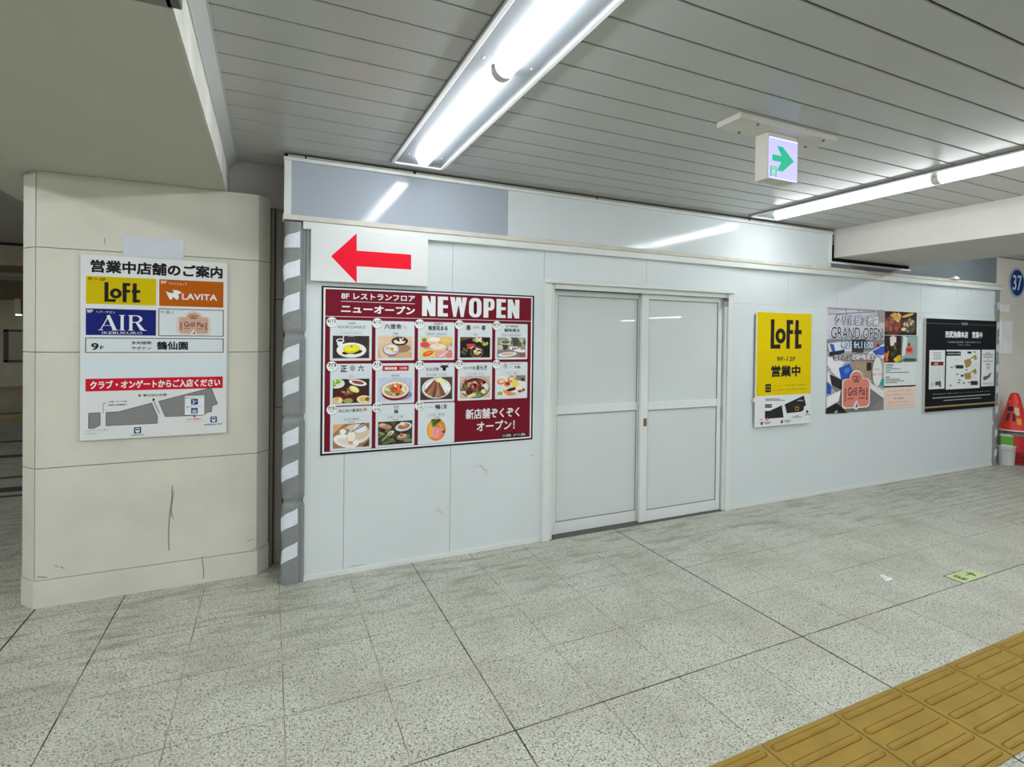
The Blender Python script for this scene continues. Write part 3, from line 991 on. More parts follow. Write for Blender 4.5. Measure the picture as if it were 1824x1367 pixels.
# ---- restaurant poster ----------------------------------------------------
RY = 3.655
ro = thing('restaurant_poster', (1.08, RY, 1.356), 'large maroon poster with rows of thirteen restaurant cards', 'poster')
rl = ro.location
MAR = (106, 24, 38)
MB().box(.308, 1.852, RY, RY + .004, .803, 1.909).build('poster_board', M_board, ro, rl)
A = Art(RY)
A.rect(.308, .803, 1.852, 1.909, (22, 22, 30)); A.rect(.319, .814, 1.840, 1.900, WH); A.rect(.331, .825, 1.828, 1.890, MAR)
A.rect(.331, 1.711, 1.828, 1.7145, WH)
A.build('poster_print', ro, rl)
A = Art(RY, 6)
A.text('8F レストランフロア', .430, 1.829, .922, 1.871, WH, .03); A.rect(.429, 1.812, .922, 1.8155, WH)
A.text('ニューオープン', .429, 1.738, .922, 1.795, WH, .04)
A.build('lettering', ro, rl, 'white lettering on maroon')
A = Art(RY, 6)
A.text('新店舗ぞくぞく', 1.306, .985, 1.739, 1.060, WH, .022); A.text('オープン！', 1.392, .893, 1.70, .965, WH, .022)
A.build('lettering', ro, rl, 'white lettering on maroon')
A = Art(RY, 6)
A.rect(1.590, .832, 1.800, .862, (34, 22, 28)); A.text('ビル管理：ヨドバシ建物', 1.60, .837, 1.79, .857, WH, .01)
A.build('credit_strip', ro, rl)
# block capitals
A = Art(RY, 6)
def block(t, x0, z0, x1, z1):
    wd = {'N': 1, 'E': .78, 'W': 1.32, 'O': 1, 'P': .9}
    gap = .16
    tot = sum(wd[c] for c in t) + gap * (len(t) - 1)
    k = (x1 - x0) / tot; h = z1 - z0; x = x0; s = .37 * k
    for c in t:
        w = wd[c] * k
        q = lambda pts: A.poly([(x + a, z0 + b * h) for a, b in pts], WH)
        if c == 'N':
            q([(0, 0), (s, 0), (s, 1), (0, 1)]); q([(w - s, 0), (w, 0), (w, 1), (w - s, 1)]); q([(0, 1), (s * 1.05, 1), (w, 0), (w - s * 1.05, 0)])
        elif c == 'E':
            q([(0, 0), (s * 1.1, 0), (s * 1.1, 1), (0, 1)])
            for a, b in ((0, .17), (.42, .58), (.83, 1)): q([(0, a), (w, a), (w, b), (0, b)])
        elif c == 'W':
            m = w / 2
            q([(0, 1), (s, 1), (w * .32 + s * .2, 0), (w * .2, 0)]); q([(m - s * .5, 1), (m + s * .3, 1), (w * .36, 0), (w * .2, 0)])
            q([(m - s * .3, 1), (m + s * .5, 1), (w * .8, 0), (w * .64, 0)]); q([(w - s, 1), (w, 1), (w * .8, 0), (w * .66, 0)])
        elif c == 'O':
            A.rrect(x, z0, x + w, z1, .42 * w, WH); A.rrect(x + s, z0 + .16 * h, x + w - s, z1 - .16 * h, .17 * w, MAR)
        elif c == 'P':
            A.rrect(x, z0 + .38 * h, x + w, z1, .34 * w, WH); q([(0, 0), (s * 1.1, 0), (s * 1.1, 1), (0, 1)]); q([(0, .6), (.4 * w, .6), (.4 * w, 1), (0, 1)])
            A.rrect(x + s * 1.1, z0 + .54 * h, x + w - s * .9, z1 - .16 * h, .08 * w, MAR)
        x += w + gap * k
block('NEWOPEN', .973, 1.731, 1.726, 1.873)
A.build('headline', ro, rl, 'white block capitals')

def mini(cmds, A, x0, z0, x1, z1):
    """a small printed food picture in unit coordinates"""
    w, h = x1 - x0, z1 - z0
    A.box = (x0, z0, x1, z1)
    asp = w / h
    for c in cmds:
        k = c[0]
        if k == 'bg': A.rect(x0, z0, x1, z1, c[1])
        elif k == 'e':
            _, cx, cz, rx, rz, cc = c[:6]
            A.ell(x0 + cx * w, z0 + cz * h, rx * w, rz * h, cc, rot=c[6] if len(c) > 6 else 0, wob=c[7] if len(c) > 7 else 0, seed=int(cx * 997 + cz * 331))
        elif k == 'p': A.poly([(x0 + a * w, z0 + b * h) for a, b in c[1]], c[2])
        elif k == 's':
            _, n, cx, cz, rx, rz, sz, cols, seed = c
            rnd = random.Random(seed)
            for i in range(n):
                a, r = rnd.uniform(0, 6.283), math.sqrt(rnd.random())
                A.ell(x0 + (cx + rx * r * math.cos(a)) * w, z0 + (cz + rz * r * math.sin(a)) * h, sz * w * rnd.uniform(.6, 1.4), sz * w * rnd.uniform(.4, 1.0),
                      cols[rnd.randrange(len(cols))], n=9, rot=rnd.uniform(0, 3), wob=.2, seed=rnd.randrange(9999))
                A.k -= .7
    A.box = None
WD, CR, GN, DK = (214, 214, 210), (224, 205, 165), (84, 120, 52), (42, 34, 34)
DISH = [
 [('bg', (58, 50, 50)), ('s', 14, .5, .5, .5, .5, .09, [(66, 58, 57), (52, 44, 46)], 3), ('e', .19, .66, .075, .13, (226, 226, 222)), ('e', .20, .78, .11, .10, (232, 232, 230)), ('e', .20, .79, .075, .05, (70, 60, 55)), ('p', [(.25, .82), (.28, 1), (.31, 1), (.28, .82)], (210, 208, 206)),
  ('e', .51, .36, .41, .34, (198, 198, 196)), ('e', .51, .38, .40, .32, (228, 228, 226)), ('e', .51, .36, .31, .22, (214, 214, 212)), ('e', .53, .27, .28, .11, (60, 34, 28), .1), ('e', .48, .17, .12, .03, (222, 222, 220)), ('e', .51, .42, .235, .19, (214, 190, 30), .1), ('e', .52, .45, .19, .13, (232, 212, 50), .1), ('e', .51, .53, .03, .03, (110, 80, 40))],
 [('bg', (206, 178, 146)), ('p', [(0, 0), (1, 0), (1, .25), (0, .4)], (192, 160, 126)), ('s', 10, .5, .5, .5, .5, .12, [(210, 184, 152), (198, 170, 138)], 5), ('e', .68, .45, .28, .2, (150, 118, 92)), ('e', .63, .78, .245, .2, (44, 34, 38)), ('e', .63, .80, .21, .15, (70, 56, 54)), ('e', .62, .76, .17, .12, (226, 206, 178), 0, .12), ('s', 8, .62, .86, .16, .06, .04, [WD, (36, 30, 34), (220, 210, 196)], 8),
  ('e', .39, .20, .15, .14, (128, 120, 136)), ('e', .38, .38, .245, .28, (120, 112, 150)), ('e', .38, .40, .22, .24, (204, 200, 204)), ('s', 16, .38, .40, .17, .17, .055, [CR, (226, 214, 178), (196, 168, 120), (228, 224, 212)], 4), ('e', .40, .42, .06, .07, (168, 150, 90))],
 [('bg', (196, 176, 150)), ('s', 26, .5, .5, .5, .5, .09, [(170, 160, 120), (214, 190, 160), (140, 130, 110)], 2), ('e', .12, .82, .16, .16, (196, 200, 150)), ('e', .12, .84, .08, .09, (120, 120, 60)), ('e', .13, .62, .15, .14, (206, 70, 70)), ('e', .42, .86, .24, .13, (222, 190, 176)), ('e', .44, .88, .19, .10, (236, 212, 200)), ('e', .8, .82, .22, .15, (214, 180, 100)), ('e', .82, .84, .16, .10, (226, 186, 90)), ('e', .55, .50, .28, .2, (224, 168, 150)), ('e', .55, .54, .23, .14, (236, 206, 180)), ('e', .52, .64, .06, .12, (232, 190, 160), .2),
  ('e', .2, .20, .24, .2, (210, 200, 100)), ('e', .23, .20, .17, .12, (226, 84, 40), .3), ('e', .25, .23, .11, .05, (240, 130, 80), .3), ('e', .64, .16, .2, .16, (226, 150, 140)), ('p', [(.55, .05), (.85, .35), (.9, .32), (.62, .02)], (190, 196, 206)), ('e', .93, .12, .15, .14, (206, 120, 110)), ('e', .95, .45, .1, .1, (226, 180, 176))],
 [('bg', (38, 32, 36)), ('p', [(0, .8), (.5, 1), (0, 1)], (96, 70, 44)), ('s', 14, .35, .55, .12, .16, .05, [(170, 40, 48), (196, 60, 60), (220, 190, 180)], 7), ('s', 16, .58, .86, .14, .1, .05, [(206, 190, 130), (150, 140, 70), (226, 220, 190)], 9), ('s', 12, .82, .74, .1, .14, .05, [(150, 150, 70), (196, 180, 90), (110, 100, 50)], 6), ('s', 8, .15, .3, .1, .14, .04, [(70, 84, 60), (90, 100, 70)], 1),
  ('e', .55, .27, .22, .29, (120, 92, 66)), ('e', .55, .29, .19, .25, (58, 44, 38)), ('s', 12, .55, .3, .13, .16, .05, [CR, (226, 214, 190), (180, 150, 90)], 2), ('p', [(.5, .44), (.7, .34), (.72, .38), (.52, .5)], (220, 206, 196))],
 [('bg', (146, 140, 120)), ('p', [(0, 0), (1, 0), (1, .4), (0, .35)], (118, 116, 112)), ('s', 30, .6, .78, .4, .22, .07, [(90, 96, 66), (176, 176, 160), (60, 60, 56), (196, 190, 176)], 11), ('p', [(.52, 1), (.72, 1), (.74, .6), (.55, .55)], (70, 76, 66)), ('e', .27, .55, .1, .18, (64, 62, 60)), ('e', .28, .76, .19, .12, (206, 208, 200)), ('e', .28, .77, .16, .09, (88, 106, 84)), ('e', .1, .5, .1, .12, (196, 176, 146)),
  ('e', .7, .4, .3, .12, (226, 226, 220), -.2), ('s', 10, .72, .42, .2, .06, .04, [(80, 74, 70), (200, 196, 180), (126, 112, 90)], 3), ('e', .35, .15, .34, .12, (206, 208, 206), .08), ('e', .36, .17, .22, .06, (196, 160, 130), .1), ('e', .9, .1, .12, .1, (150, 84, 60))],
 [('bg', (52, 44, 42)), ('e', .1, .82, .22, .2, (206, 210, 200)), ('s', 10, .08, .86, .12, .12, .06, [(120, 160, 70), (150, 186, 90)], 5), ('e', .68, .84, .25, .13, (220, 218, 210), -.2), ('e', .68, .85, .17, .07, (130, 74, 54), -.2), ('e', .45, .42, .40, .26, (96, 34, 32)), ('e', .45, .46, .30, .18, (58, 40, 36)), ('s', 16, .38, .46, .18, .12, .05, [(150, 110, 84), (120, 80, 60), (176, 140, 110)], 8), ('e', .58, .57, .15, .12, (214, 206, 124), -.5), ('e', .6, .6, .1, .06, (226, 220, 150), -.5),
  ('e', .12, .12, .16, .15, (206, 176, 140)), ('s', 8, .12, .14, .1, .1, .05, [(226, 120, 110), (176, 190, 90), (226, 210, 170)], 4), ('e', .42, .1, .13, .1, (140, 150, 80)), ('e', .85, .14, .2, .16, (214, 206, 150)), ('e', .82, .14, .1, .1, (196, 176, 80)), ('e', .95, .14, .07, .09, (150, 80, 50)), ('e', .85, .45, .1, .1, (70, 40, 40))],
 [('bg', (176, 184, 204)), ('s', 10, .5, .5, .5, .5, .15, [(182, 190, 208), (170, 178, 200)], 5), ('e', .66, .26, .34, .22, (120, 128, 152)), ('e', .5, .36, .40, .33, (120, 24, 30)), ('e', .5, .50, .42, .38, (150, 132, 140)), ('e', .5, .50, .40, .36, (226, 208, 190)), ('e', .5, .48, .33, .28, (176, 150, 110)), ('s', 26, .5, .48, .28, .22, .06, [(96, 110, 50), (206, 196, 160), (226, 214, 180), (70, 70, 44)], 6), ('s', 22, .52, .54, .15, .2, .05, [(216, 88, 44), (226, 120, 70), (190, 60, 36)], 8)],
 [('bg', (84, 66, 56)), ('p', [(0, 0), (1, 0), (1, .2), (0, .3)], (70, 54, 48)), ('e', .5, .50, .46, .47, (176, 178, 178)), ('e', .5, .52, .44, .44, (222, 222, 222)), ('e', .5, .52, .40, .40, (96, 104, 120)), ('e', .5, .52, .385, .385, (224, 224, 222)), ('s', 14, .76, .5, .14, .2, .06, [(228, 230, 228), (214, 218, 216)], 3), ('s', 9, .6, .78, .1, .12, .06, [(206, 196, 110), (226, 216, 150)], 2),
  ('p', [(.42, .88), (.5, .82), (.2, .28), (.12, .4)], (120, 76, 60)), ('p', [(.45, .82), (.5, .8), (.34, .16), (.2, .26)], (148, 100, 80)), ('p', [(.47, .78), (.53, .78), (.48, .1), (.34, .12)], (112, 68, 54)), ('p', [(.5, .76), (.56, .76), (.64, .1), (.5, .08)], (150, 104, 82)), ('p', [(.54, .78), (.6, .74), (.8, .2), (.64, .12)], (122, 78, 62)), ('p', [(.3, .5), (.34, .48), (.26, .26), (.22, .3)], (176, 130, 108)), ('p', [(.53, .5), (.56, .5), (.58, .2), (.54, .2)], (180, 136, 112))],
 [('bg', (196, 166, 136)), ('e', .5, .5, .50, .52, (70, 66, 62)), ('e', .5, .52, .48, .48, (180, 176, 168)), ('e', .5, .5, .44, .42, (84, 40, 40)), ('s', 44, .5, .56, .38, .30, .07, [(96, 34, 38), (120, 50, 48), (70, 28, 34), (150, 84, 70), (190, 150, 130)], 6), ('s', 12, .15, .45, .1, .2, .05, [(96, 110, 60), (200, 196, 180)], 7), ('s', 10, .84, .5, .07, .2, .05, [(196, 196, 190), (206, 206, 206)], 4), ('s', 16, .62, .2, .17, .1, .06, [(100, 140, 60), (130, 166, 80), (80, 110, 50)], 9), ('e', .38, .12, .16, .08, (226, 196, 150), .3), ('e', .77, .3, .08, .1, (206, 206, 140))],
 [('bg', (204, 206, 206)), ('e', .13, .72, .14, .14, (206, 110, 60)), ('e', .14, .74, .1, .09, (226, 190, 150)), ('e', .5, .82, .14, .14, (196, 76, 60)), ('e', .5, .84, .1, .09, (226, 196, 140)), ('p', [(.64, 1), (1, 1), (1, .7), (.66, .78)], (130, 120, 96)), ('e', .9, .8, .07, .08, (70, 56, 50)), ('e', .35, .6, .12, .14, (226, 150, 90)), ('e', .36, .62, .09, .08, (170, 40, 40)), ('e', .62, .62, .12, .18, (226, 196, 90), .3), ('e', .58, .3, .3, .1, (240, 238, 232), -.2), ('e', .5, .34, .2, .08, (60, 50, 48), .2), ('e', .36, .2, .2, .08, (216, 130, 60), -.3), ('e', .5, .12, .18, .07, (206, 140, 80), .1), ('e', .76, .4, .12, .12, (236, 214, 170), .2), ('e', .8, .24, .08, .06, (150, 50, 40)), ('e', .93, .3, .05, .07, (130, 40, 50)), ('e', .1, .16, .14, .16, (220, 222, 220)), ('e', .1, .17, .1, .1, (150, 150, 90))],
 [('bg', (150, 112, 84)), ('p', [(0, .6), (.3, 1), (0, 1)], (196, 160, 110)), ('e', .62, .55, .40, .42, (214, 206, 194)), ('e', .62, .62, .38, .33, (196, 182, 164)), ('e', .3, .62, .18, .2, (150, 120, 96)), ('e', .27, .68, .09, .12, (226, 220, 208)), ('e', .74, .78, .18, .18, (232, 228, 220)), ('e', .36, .28, .36, .26, (228, 226, 220), -.3), ('e', .38, .24, .28, .15, (206, 200, 190), -.3), ('e', .5, .42, .14, .27, (196, 186, 168)), ('e', .5, .45, .11, .22, (222, 214, 200)), ('p', [(.48, .66), (.52, .7), (.8, 1), (.86, 1)], (50, 36, 34)), ('p', [(.48, .62), (.5, .66), (.84, .92), (.88, .9)], (70, 40, 36)), ('e', .5, .2, .08, .06, (206, 140, 100)), ('e', .62, .2, .08, .07, (232, 226, 216)), ('p', [(.8, 0), (1, 0), (1, .3)], (90, 60, 50))],
 [('bg', (62, 56, 50)), ('s', 30, .5, .5, .5, .5, .08, [(84, 84, 60), (50, 44, 42), (110, 104, 80), (40, 36, 36)], 12), ('e', .2, .8, .2, .1, (176, 130, 100), -.2), ('e', .12, .88, .1, .06, (200, 170, 140)), ('e', .74, .74, .25, .19, (196, 200, 200), .15), ('e', .75, .76, .18, .12, (150, 110, 84), .15), ('e', .77, .8, .08, .06, (226, 140, 80)), ('e', .7, .88, .08, .07, (210, 210, 200)), ('e', .35, .48, .13, .08, (206, 200, 180), .6), ('e', .25, .36, .2, .05, (120, 140, 80), .7), ('e', .72, .3, .2, .14, (110, 116, 90), .1), ('e', .7, .34, .13, .09, (206, 160, 150), .1), ('e', .68, .36, .06, .05, (190, 80, 80)), ('e', .1, .5, .1, .05, (130, 140, 90), -.4), ('e', .88, .14, .14, .08, (126, 120, 96)), ('e', .3, .12, .2, .06, (96, 100, 70), .2)],
 None,
]
DATES = ['6/15'] * 5 + ['7/3'] * 5 + ['7/31', '7月 中旬', '8月 上旬']
SUBS = ['カフェオーバカナル', '六厘舎', '回転寿司　根室花まる', '串揚', '新潟下町食堂 越後屋太', '正六', '海味寿喜', '牛たん酒場　たん之助', 'わらやき屋　あらき', '天ぷら　大銀', '浜山治小籠湯包', 'ろばた　うづ園', 'らーめん　鴨と葱']
rows = [(1.690, 1.421), (1.401, 1.124), (1.117, .823)]
for i in range(13):
    r_, c_ = (i // 5, i % 5)
    x0 = .3615 + .2925 * c_ + .003 * r_; x1 = x0 + .268
    z1, z0 = rows[r_]
    z0 += .004 if r_ == 2 else 0
    A = Art(RY, 6); A.rrect(x0, z0, x1, z1, .009, LT)
    card = A.build('restaurant_card', ro, rl)
    px0, px1 = x0 + .0175, x1 - .0165
    pz0, pz1 = z0 + .016, z0 + .0165 + .1485 + (.01 if r_ else 0)
    if DISH[i]:
        A = Art(RY, 9); mini(DISH[i], A, px0, pz0, px1, pz1)
    else:
        A = Art(RY, 9)
        cx, cz = x0 + .134, z0 + .098
        A.ell(cx, cz, .073, .083, (226, 196, 176)); A.ell(cx, cz, .069, .079, (206, 126, 62))
        A.ell(cx - .034, cz, .026, .055, (226, 166, 60)); A.ell(cx + .040, cz + .004, .016, .036, (120, 60, 36), rot=.6)
        A.ell(cx + .036, cz + .016, .012, .032, (206, 150, 60), rot=.6)
        for k in range(4): A.ell(cx + (k - 1.2) * .015, cz - .022, .013, .042, ((232, 150, 150), (226, 130, 134))[k % 2], rot=(k - 1.5) * -.16)
        for k in range(14):
            rnd = random.Random(k); A.ell(cx - .008 + rnd.uniform(-.03, .03), cz + .05 + rnd.uniform(-.02, .02), .013, .009, ((50, 84, 44), (80, 120, 56), (40, 66, 40))[k % 3], n=8, rot=rnd.random() * 3)
    A.build('dish_photo', card, rl)
    # shop name block
    A = Art(RY, 9)
    tx = lambda a: x0 + .268 * a
    tz = lambda b: z1 - .113 * b
    G2 = (120, 124, 126); G3 = (96, 98, 100)
    def lab(t, a, b, c, d, colr=K, bold=.01, sh=0.): A.text(t, tx(a), tz(d), tx(c), tz(b), colr, bold, sh)
    if i == 0: lab('CAFÉ', .42, .08, .60, .24, (70, 90, 92)); lab('AUX BACCHANALES', .18, .32, .84, .48, (70, 90, 92), .005)
    if i == 1:
        lab('六厘舎', .22, .17, .66, .48, K, .02)
        for a, b in ((.73, .28), (.70, .41), (.77, .41)): A.ring(tx(a), tz(b), .009, .008, .0015, .0015, (206, 70, 70))
    if i == 2: lab('回転寿司', .42, .05, .66, .18); lab('根室花まる', .27, .23, .80, .52, K, .03)
    if i == 3: lab('串', .24, .12, .36, .50, K, .03); A.rect(tx(.43), tz(.36), tx(.62), tz(.2), (170, 172, 174)); lab('亭', .68, .15, .80, .50, K, .02)
    if i == 4: lab('地下海鮮食堂', .32, .10, .70, .24); lab('越後屋太', .27, .32, .76, .54, K, .02)
    if i == 5:
        lab('正', .24, .10, .40, .48, K, .03); lab('六', .66, .10, .80, .46, K, .02)
        A.poly([(tx(.525) + .019 * math.cos(q * 1.0472 + .52), tz(.26) + .022 * math.sin(q * 1.0472 + .52)) for q in range(6)], (140, 142, 142)); A.ring(tx(.525), tz(.26), .012, .013, .0015, .0015, (190, 192, 192))
    if i == 6: A.rect(tx(.18), tz(.46), tx(.84), tz(.15), (176, 26, 40)); lab('海味寿喜', .22, .22, .54, .40, WH, .03); lab('工房菜館', .60, .24, .80, .38, WH)
    if i == 7:
        lab('たん之助', .22, .28, .56, .50, K, .02)
        A.poly([(tx(.66), tz(.16)), (tx(.76), tz(.16)), (tx(.75), tz(.5)), (tx(.67), tz(.5))], K); A.poly([(tx(.58), tz(.24)), (tx(.66), tz(.16)), (tx(.66), tz(.34))], K); A.poly([(tx(.84), tz(.24)), (tx(.76), tz(.16)), (tx(.76), tz(.34))], K)
        A.line([(tx(.60), tz(.04)), (tx(.63), tz(.14)), (tx(.68), tz(.18))], .003, K); A.line([(tx(.83), tz(.04)), (tx(.80), tz(.14)), (tx(.74), tz(.18))], .003, K)
    if i == 8: lab('わらやき屋', .16, .26, .50, .46); lab('あらき', .53, .18, .84, .50, K, .02)
    if i == 9: A.ring(tx(.31), tz(.26), .019, .021, .002, .002, (90, 92, 94)); lab('天', .27, .14, .35, .38); A.rect(tx(.44), tz(.14), tx(.78), tz(.11), G2); lab('むら', .43, .28, .50, .38, G2, 0); lab('大銀。', .57, .24, .80, .44)
    if i == 10: lab('浜山治小籠湯包', .19, .14, .76, .34); A.rect(tx(.79), tz(.3), tx(.87), tz(.14), (196, 120, 120))
    if i == 11: lab('うづ', .46, .06, .58, .30, K, .02); lab('園', .47, .34, .57, .54, K, .02)
    if i == 12: lab('らーめん', .24, .20, .42, .30, (120, 120, 120), 0); lab('鴨', .46, .12, .60, .42, K, .02); lab('と葱', .62, .12, .78, .40, (60, 60, 60))
    for b in (.64, .86): A.rect(tx(.18), tz(b), tx(.82), tz(b - .012), (168, 172, 174))
    lab(SUBS[i], .5 - .027 * len(SUBS[i]), .69, .5 + .027 * len(SUBS[i]), .81, G3, .0)
    A.rect(tx(.42), tz(.96), tx(.58), tz(.90), (160, 164, 166))
    A.build('lettering', card, rl)
    # round date badge
    bx_, bz_ = x0 + .0105, z1 - .0155
    A = Art(RY, 14)
    A.ell(bx_ + .001, bz_ - .002, .0345, .0345, (150, 140, 142)); A.ell(bx_, bz_, .0335, .0335, (216, 219, 221))
    if i < 11:
        A.text(DATES[i], bx_ - .026, bz_ - .004, bx_ + .026, bz_ + .020, K, .02); A.text('MON' if i < 5 else 'FRI', bx_ - .012, bz_ - .017, bx_ + .012, bz_ - .010, (90, 90, 90), .01)
    else:
        a, b = DATES[i].split()
        A.text(a, bx_ - .022, bz_ + .002, bx_ + .022, bz_ + .023, K, .01); A.text(b, bx_ - .022, bz_ - .023, bx_ + .022, bz_ - .003, K, .01)
    A.build('date_badge', card, rl)

# ---- shop guide board on the pillar ----------------------------------------
GY = 3.872
gb = thing('shop_guide_board', (-.6, GY, 1.5), 'white guide board listing open shops, fixed to the cream pillar', 'sign board')
gl = gb.location
f2 = crop(130, 400, 300 / 1025, GY)
gx0, gz1 = f2(46, 181); gx1, _ = f2(941, 232); gz0 = f2(46, 1319)[1]
# slightly bowed sheet
mb = MB(); n = 24
def gy(z):
    q = (z - gz0) / (gz1 - gz0)
    return GY + .002 + .010 * (q < .12) * 0
mb.box(gx0, gx1, GY, GY + .006, gz0, gz1, b=.001)
mb.build('board', M_board, gb, gl)
MB().box(gx0 + .05, gx0 + .1, GY + .006, 3.887, gz0 + .2, gz1 - .2).box(gx1 - .1, gx1 - .05, GY + .006, 3.887, gz0 + .2, gz1 - .2).build('wall_bracket', M_black, gb, gl)
GW, GH = gx1 - gx0, gz1 - gz0
def gp(a, b):
    """crop pixel -> sheet position, using the sheet's own left and right edges"""
    x = f2(a, 600)[0]
    q = (a - 46) / (941 - 46)
    t, bt = 181 + (232 - 181) * q, 1319 + (1272 - 1319) * q
    return x, gz1 - (b - t) / (bt - t) * GH
A = Art(GY)
x0, z1 = gp(105, 212); x1, _ = gp(908, 232); _, z0 = gp(105, 290)
A.text('営業中店舗のご案内', x0, z0, x1, z1, K, .035)
A.build('heading', gb, gl, 'heavy black heading')
def panel(name, p0, p1, c, border=None):
    x0, z1 = gp(*p0); x1, z0 = gp(*p1)
    A = Art(GY)
    if border: A.rect(x0, z0, x1, z1, border); A.rect(x0 + .004, z0 + .004, x1 - .004, z1 - .004, c)
    else: A.rect(x0, z0, x1, z1, c)
    return A.build(name, gb, gl), (x0, z0, x1, z1)
def sub(box):
    x0, z0, x1, z1 = box
    return lambda a, b: (x0 + a * (x1 - x0), z1 - b * (z1 - z0))
YEL = (188, 166, 6)
p, B = panel('shop_panel', (78, 312), (505, 493), YEL); s_ = sub(B)
A = Art(GY, 4)
loft(A, *s_(.255, .91), *s_(.765, .20), K, YEL); A.text('9F ～ 12F', *s_(.03, .15), *s_(.27, .05), K, .02)
A.build('lettering', p, gl)
ORG = (166, 82, 14)
p, B = panel('shop_panel', (524, 332), (914, 505), ORG); s_ = sub(B)
A = Art(GY, 4)
A.text('LAVITA', *s_(.345, .74), *s_(.90, .50), WH, .03); A.build('lettering', p, gl)
A = Art(GY, 4); A.text('9F', *s_(.02, .17), *s_(.11, .05), WH, .02); A.text('ペットショップ', *s_(.14, .19), *s_(.42, .09), WH); A.build('lettering', p, gl)
A = Art(GY, 4)
for q in ([(.10, .44), (.16, .50), (.24, .50), (.30, .60), (.29, .72), (.26, .76), (.24, .70), (.2, .66), (.19, .75), (.16, .75), (.13, .62)], [(.21, .40), (.26, .38), (.33, .44), (.335, .5), (.30, .52), (.27, .60), (.22, .52)], [(.20, .36), (.24, .42), (.22, .48)]):
    A.poly([s_(*v) for v in q], WH)
A.build('emblem', p, gl)
NAV = (26, 34, 104)
p, B = panel('shop_panel', (78, 510), (505, 676), NAV); s_ = sub(B)
A = Art(GY, 4)
q = lambda pts: A.poly([s_(*v) for v in pts], WH)
q([(.285, .26), (.33, .22), (.43, .80), (.375, .80)]); q([(.30, .30), (.315, .32), (.21, .80), (.195, .80)]); q([(.17, .79), (.24, .79), (.24, .815), (.17, .815)]); q([(.36, .79), (.45, .79), (.45, .815), (.36, .815)]); q([(.235, .62), (.37, .62), (.37, .64), (.235, .64)])
q([(.485, .23), (.53, .23), (.53, .81), (.485, .81)]); q([(.465, .22), (.55, .22), (.55, .245), (.465, .245)]); q([(.465, .79), (.55, .79), (.55, .815), (.465, .815)])
q([(.61, .23), (.655, .23), (.655, .81), (.61, .81)]); q([(.595, .79), (.67, .79), (.67, .815), (.595, .815)]); q([(.595, .22), (.72, .22), (.72, .245), (.595, .245)])
bw, bh = B[2] - B[0], B[3] - B[1]
A.ell(*s_(.715, .365), .085 * bw, .145 * bh, WH); A.ell(*s_(.695, .365), .062 * bw, .115 * bh, NAV)
q([(.61, .23), (.655, .23), (.655, .81), (.61, .81)]); q([(.655, .22), (.72, .22), (.72, .245), (.655, .245)]); q([(.655, .485), (.72, .485), (.72, .51), (.655, .51)]); q([(.70, .50), (.75, .52), (.84, .80), (.77, .80)]); q([(.79, .79), (.87, .79), (.86, .815), (.79, .815)])
A.text('IKEBUKURO', *s_(.225, .96), *s_(.80, .86), WH, .0); A.text('9F', *s_(.015, .17), *s_(.10, .04), WH, .03); A.text('ヘアーサロン', *s_(.14, .17), *s_(.41, .08), WH)
A.build('lettering', p, gl)
PNK = (188, 152, 134)
p, B = panel('shop_panel', (520, 510), (917, 682), LT, K); s_ = sub(B)
def grill(A, f, c=PNK, kk=(88, 50, 46), rim=(110, 70, 64), rim2=(220, 210, 200)):
    def shape(g):
        P = []
        for (cx, cz, a0, a1, r) in ((.12 , .86, 180, 90, .12), (.88, .86, 90, 0, .12)):
            for k in range(6):
                t = math.radians(a0 + (a1 - a0) * k / 5); P.append((cx + r * math.cos(t), cz + r * math.sin(t)))
        for k in range(6):
            t = math.radians(0 - 90 * k / 5); P.append((.88 + .12 * math.cos(t), .34 + .12 * math.sin(t)))
        for k in range(13):
            t = math.radians(0 - 180 * k / 12); P.append((.5 + .25 * math.cos(t), .22 + .22 * math.sin(t)))
        for k in range(6):
            t = math.radians(-90 - 90 * k / 5); P.append((.12 + .12 * math.cos(t), .34 + .12 * math.sin(t)))
        return [f(.5 + (u_ - .5) * g, .5 + (v_ - .5) * g) for u_, v_ in P]
    def fan(g, cc):
        P = shape(g); n = len(P)
        A.raw([f(.5, .55)] + P, [(0, i + 1, (i + 1) % n + 1) for i in range(n)], cc)
    fan(1.04, rim); fan(1.02, rim2); fan(.95, c)
    A.text('Grill Pia', *f(.20, .66), *f(.82, .44), kk, .012)
    for sx in (.42, .54):
        x, z = f(sx, .20); dx = f(.07, 0)[0] - f(0, 0)[0]; dz = f(0, 0)[1] - f(0, .06)[1]; A.ring(x + dx * .25, z, dx, dz, dx * .35, dz * .35, kk, 14)
    A.line([f(.40, .29), f(.60, .29)], abs(f(0, 0)[1] - f(0, .03)[1]), kk)
    for sx in (.11, .89):
        for k in range(5):
            x, z = f(sx, .50 + .065 * k); dx = abs(f(.025, 0)[0] - f(0, 0)[0]); dz = abs(f(0, 0)[1] - f(0, .026)[1]); A.ell(x, z, dx, dz, kk, n=8)
    for a in (.20, .60): A.line([f(a, .73), f(a + .2, .73)], abs(f(0, 0)[1] - f(0, .02)[1]), kk)
    x, z = f(.5, .93); dx = abs(f(.09, 0)[0] - f(0, 0)[0]); dz = abs(f(0, 0)[1] - f(0, .1)[1])
    A.ell(x, z, dx, dz, (214, 214, 212)); A.poly([f(.44, .9), f(.5, .76), f(.56, .9)], (214, 214, 212)); A.ring(x, z, dx * .6, dz * .6, dx * .12, dz * .12, kk, 12); A.poly([f(.49, .96), f(.52, .84), (f(.55, .96))], kk)
A = Art(GY, 5)
gq = lambda a, b: s_(.285 + a * .49, .09 + b * .86)
grill(A, gq); A.text('9F 屋上', *s_(.03, .18), *s_(.235, .07), (120, 122, 124))
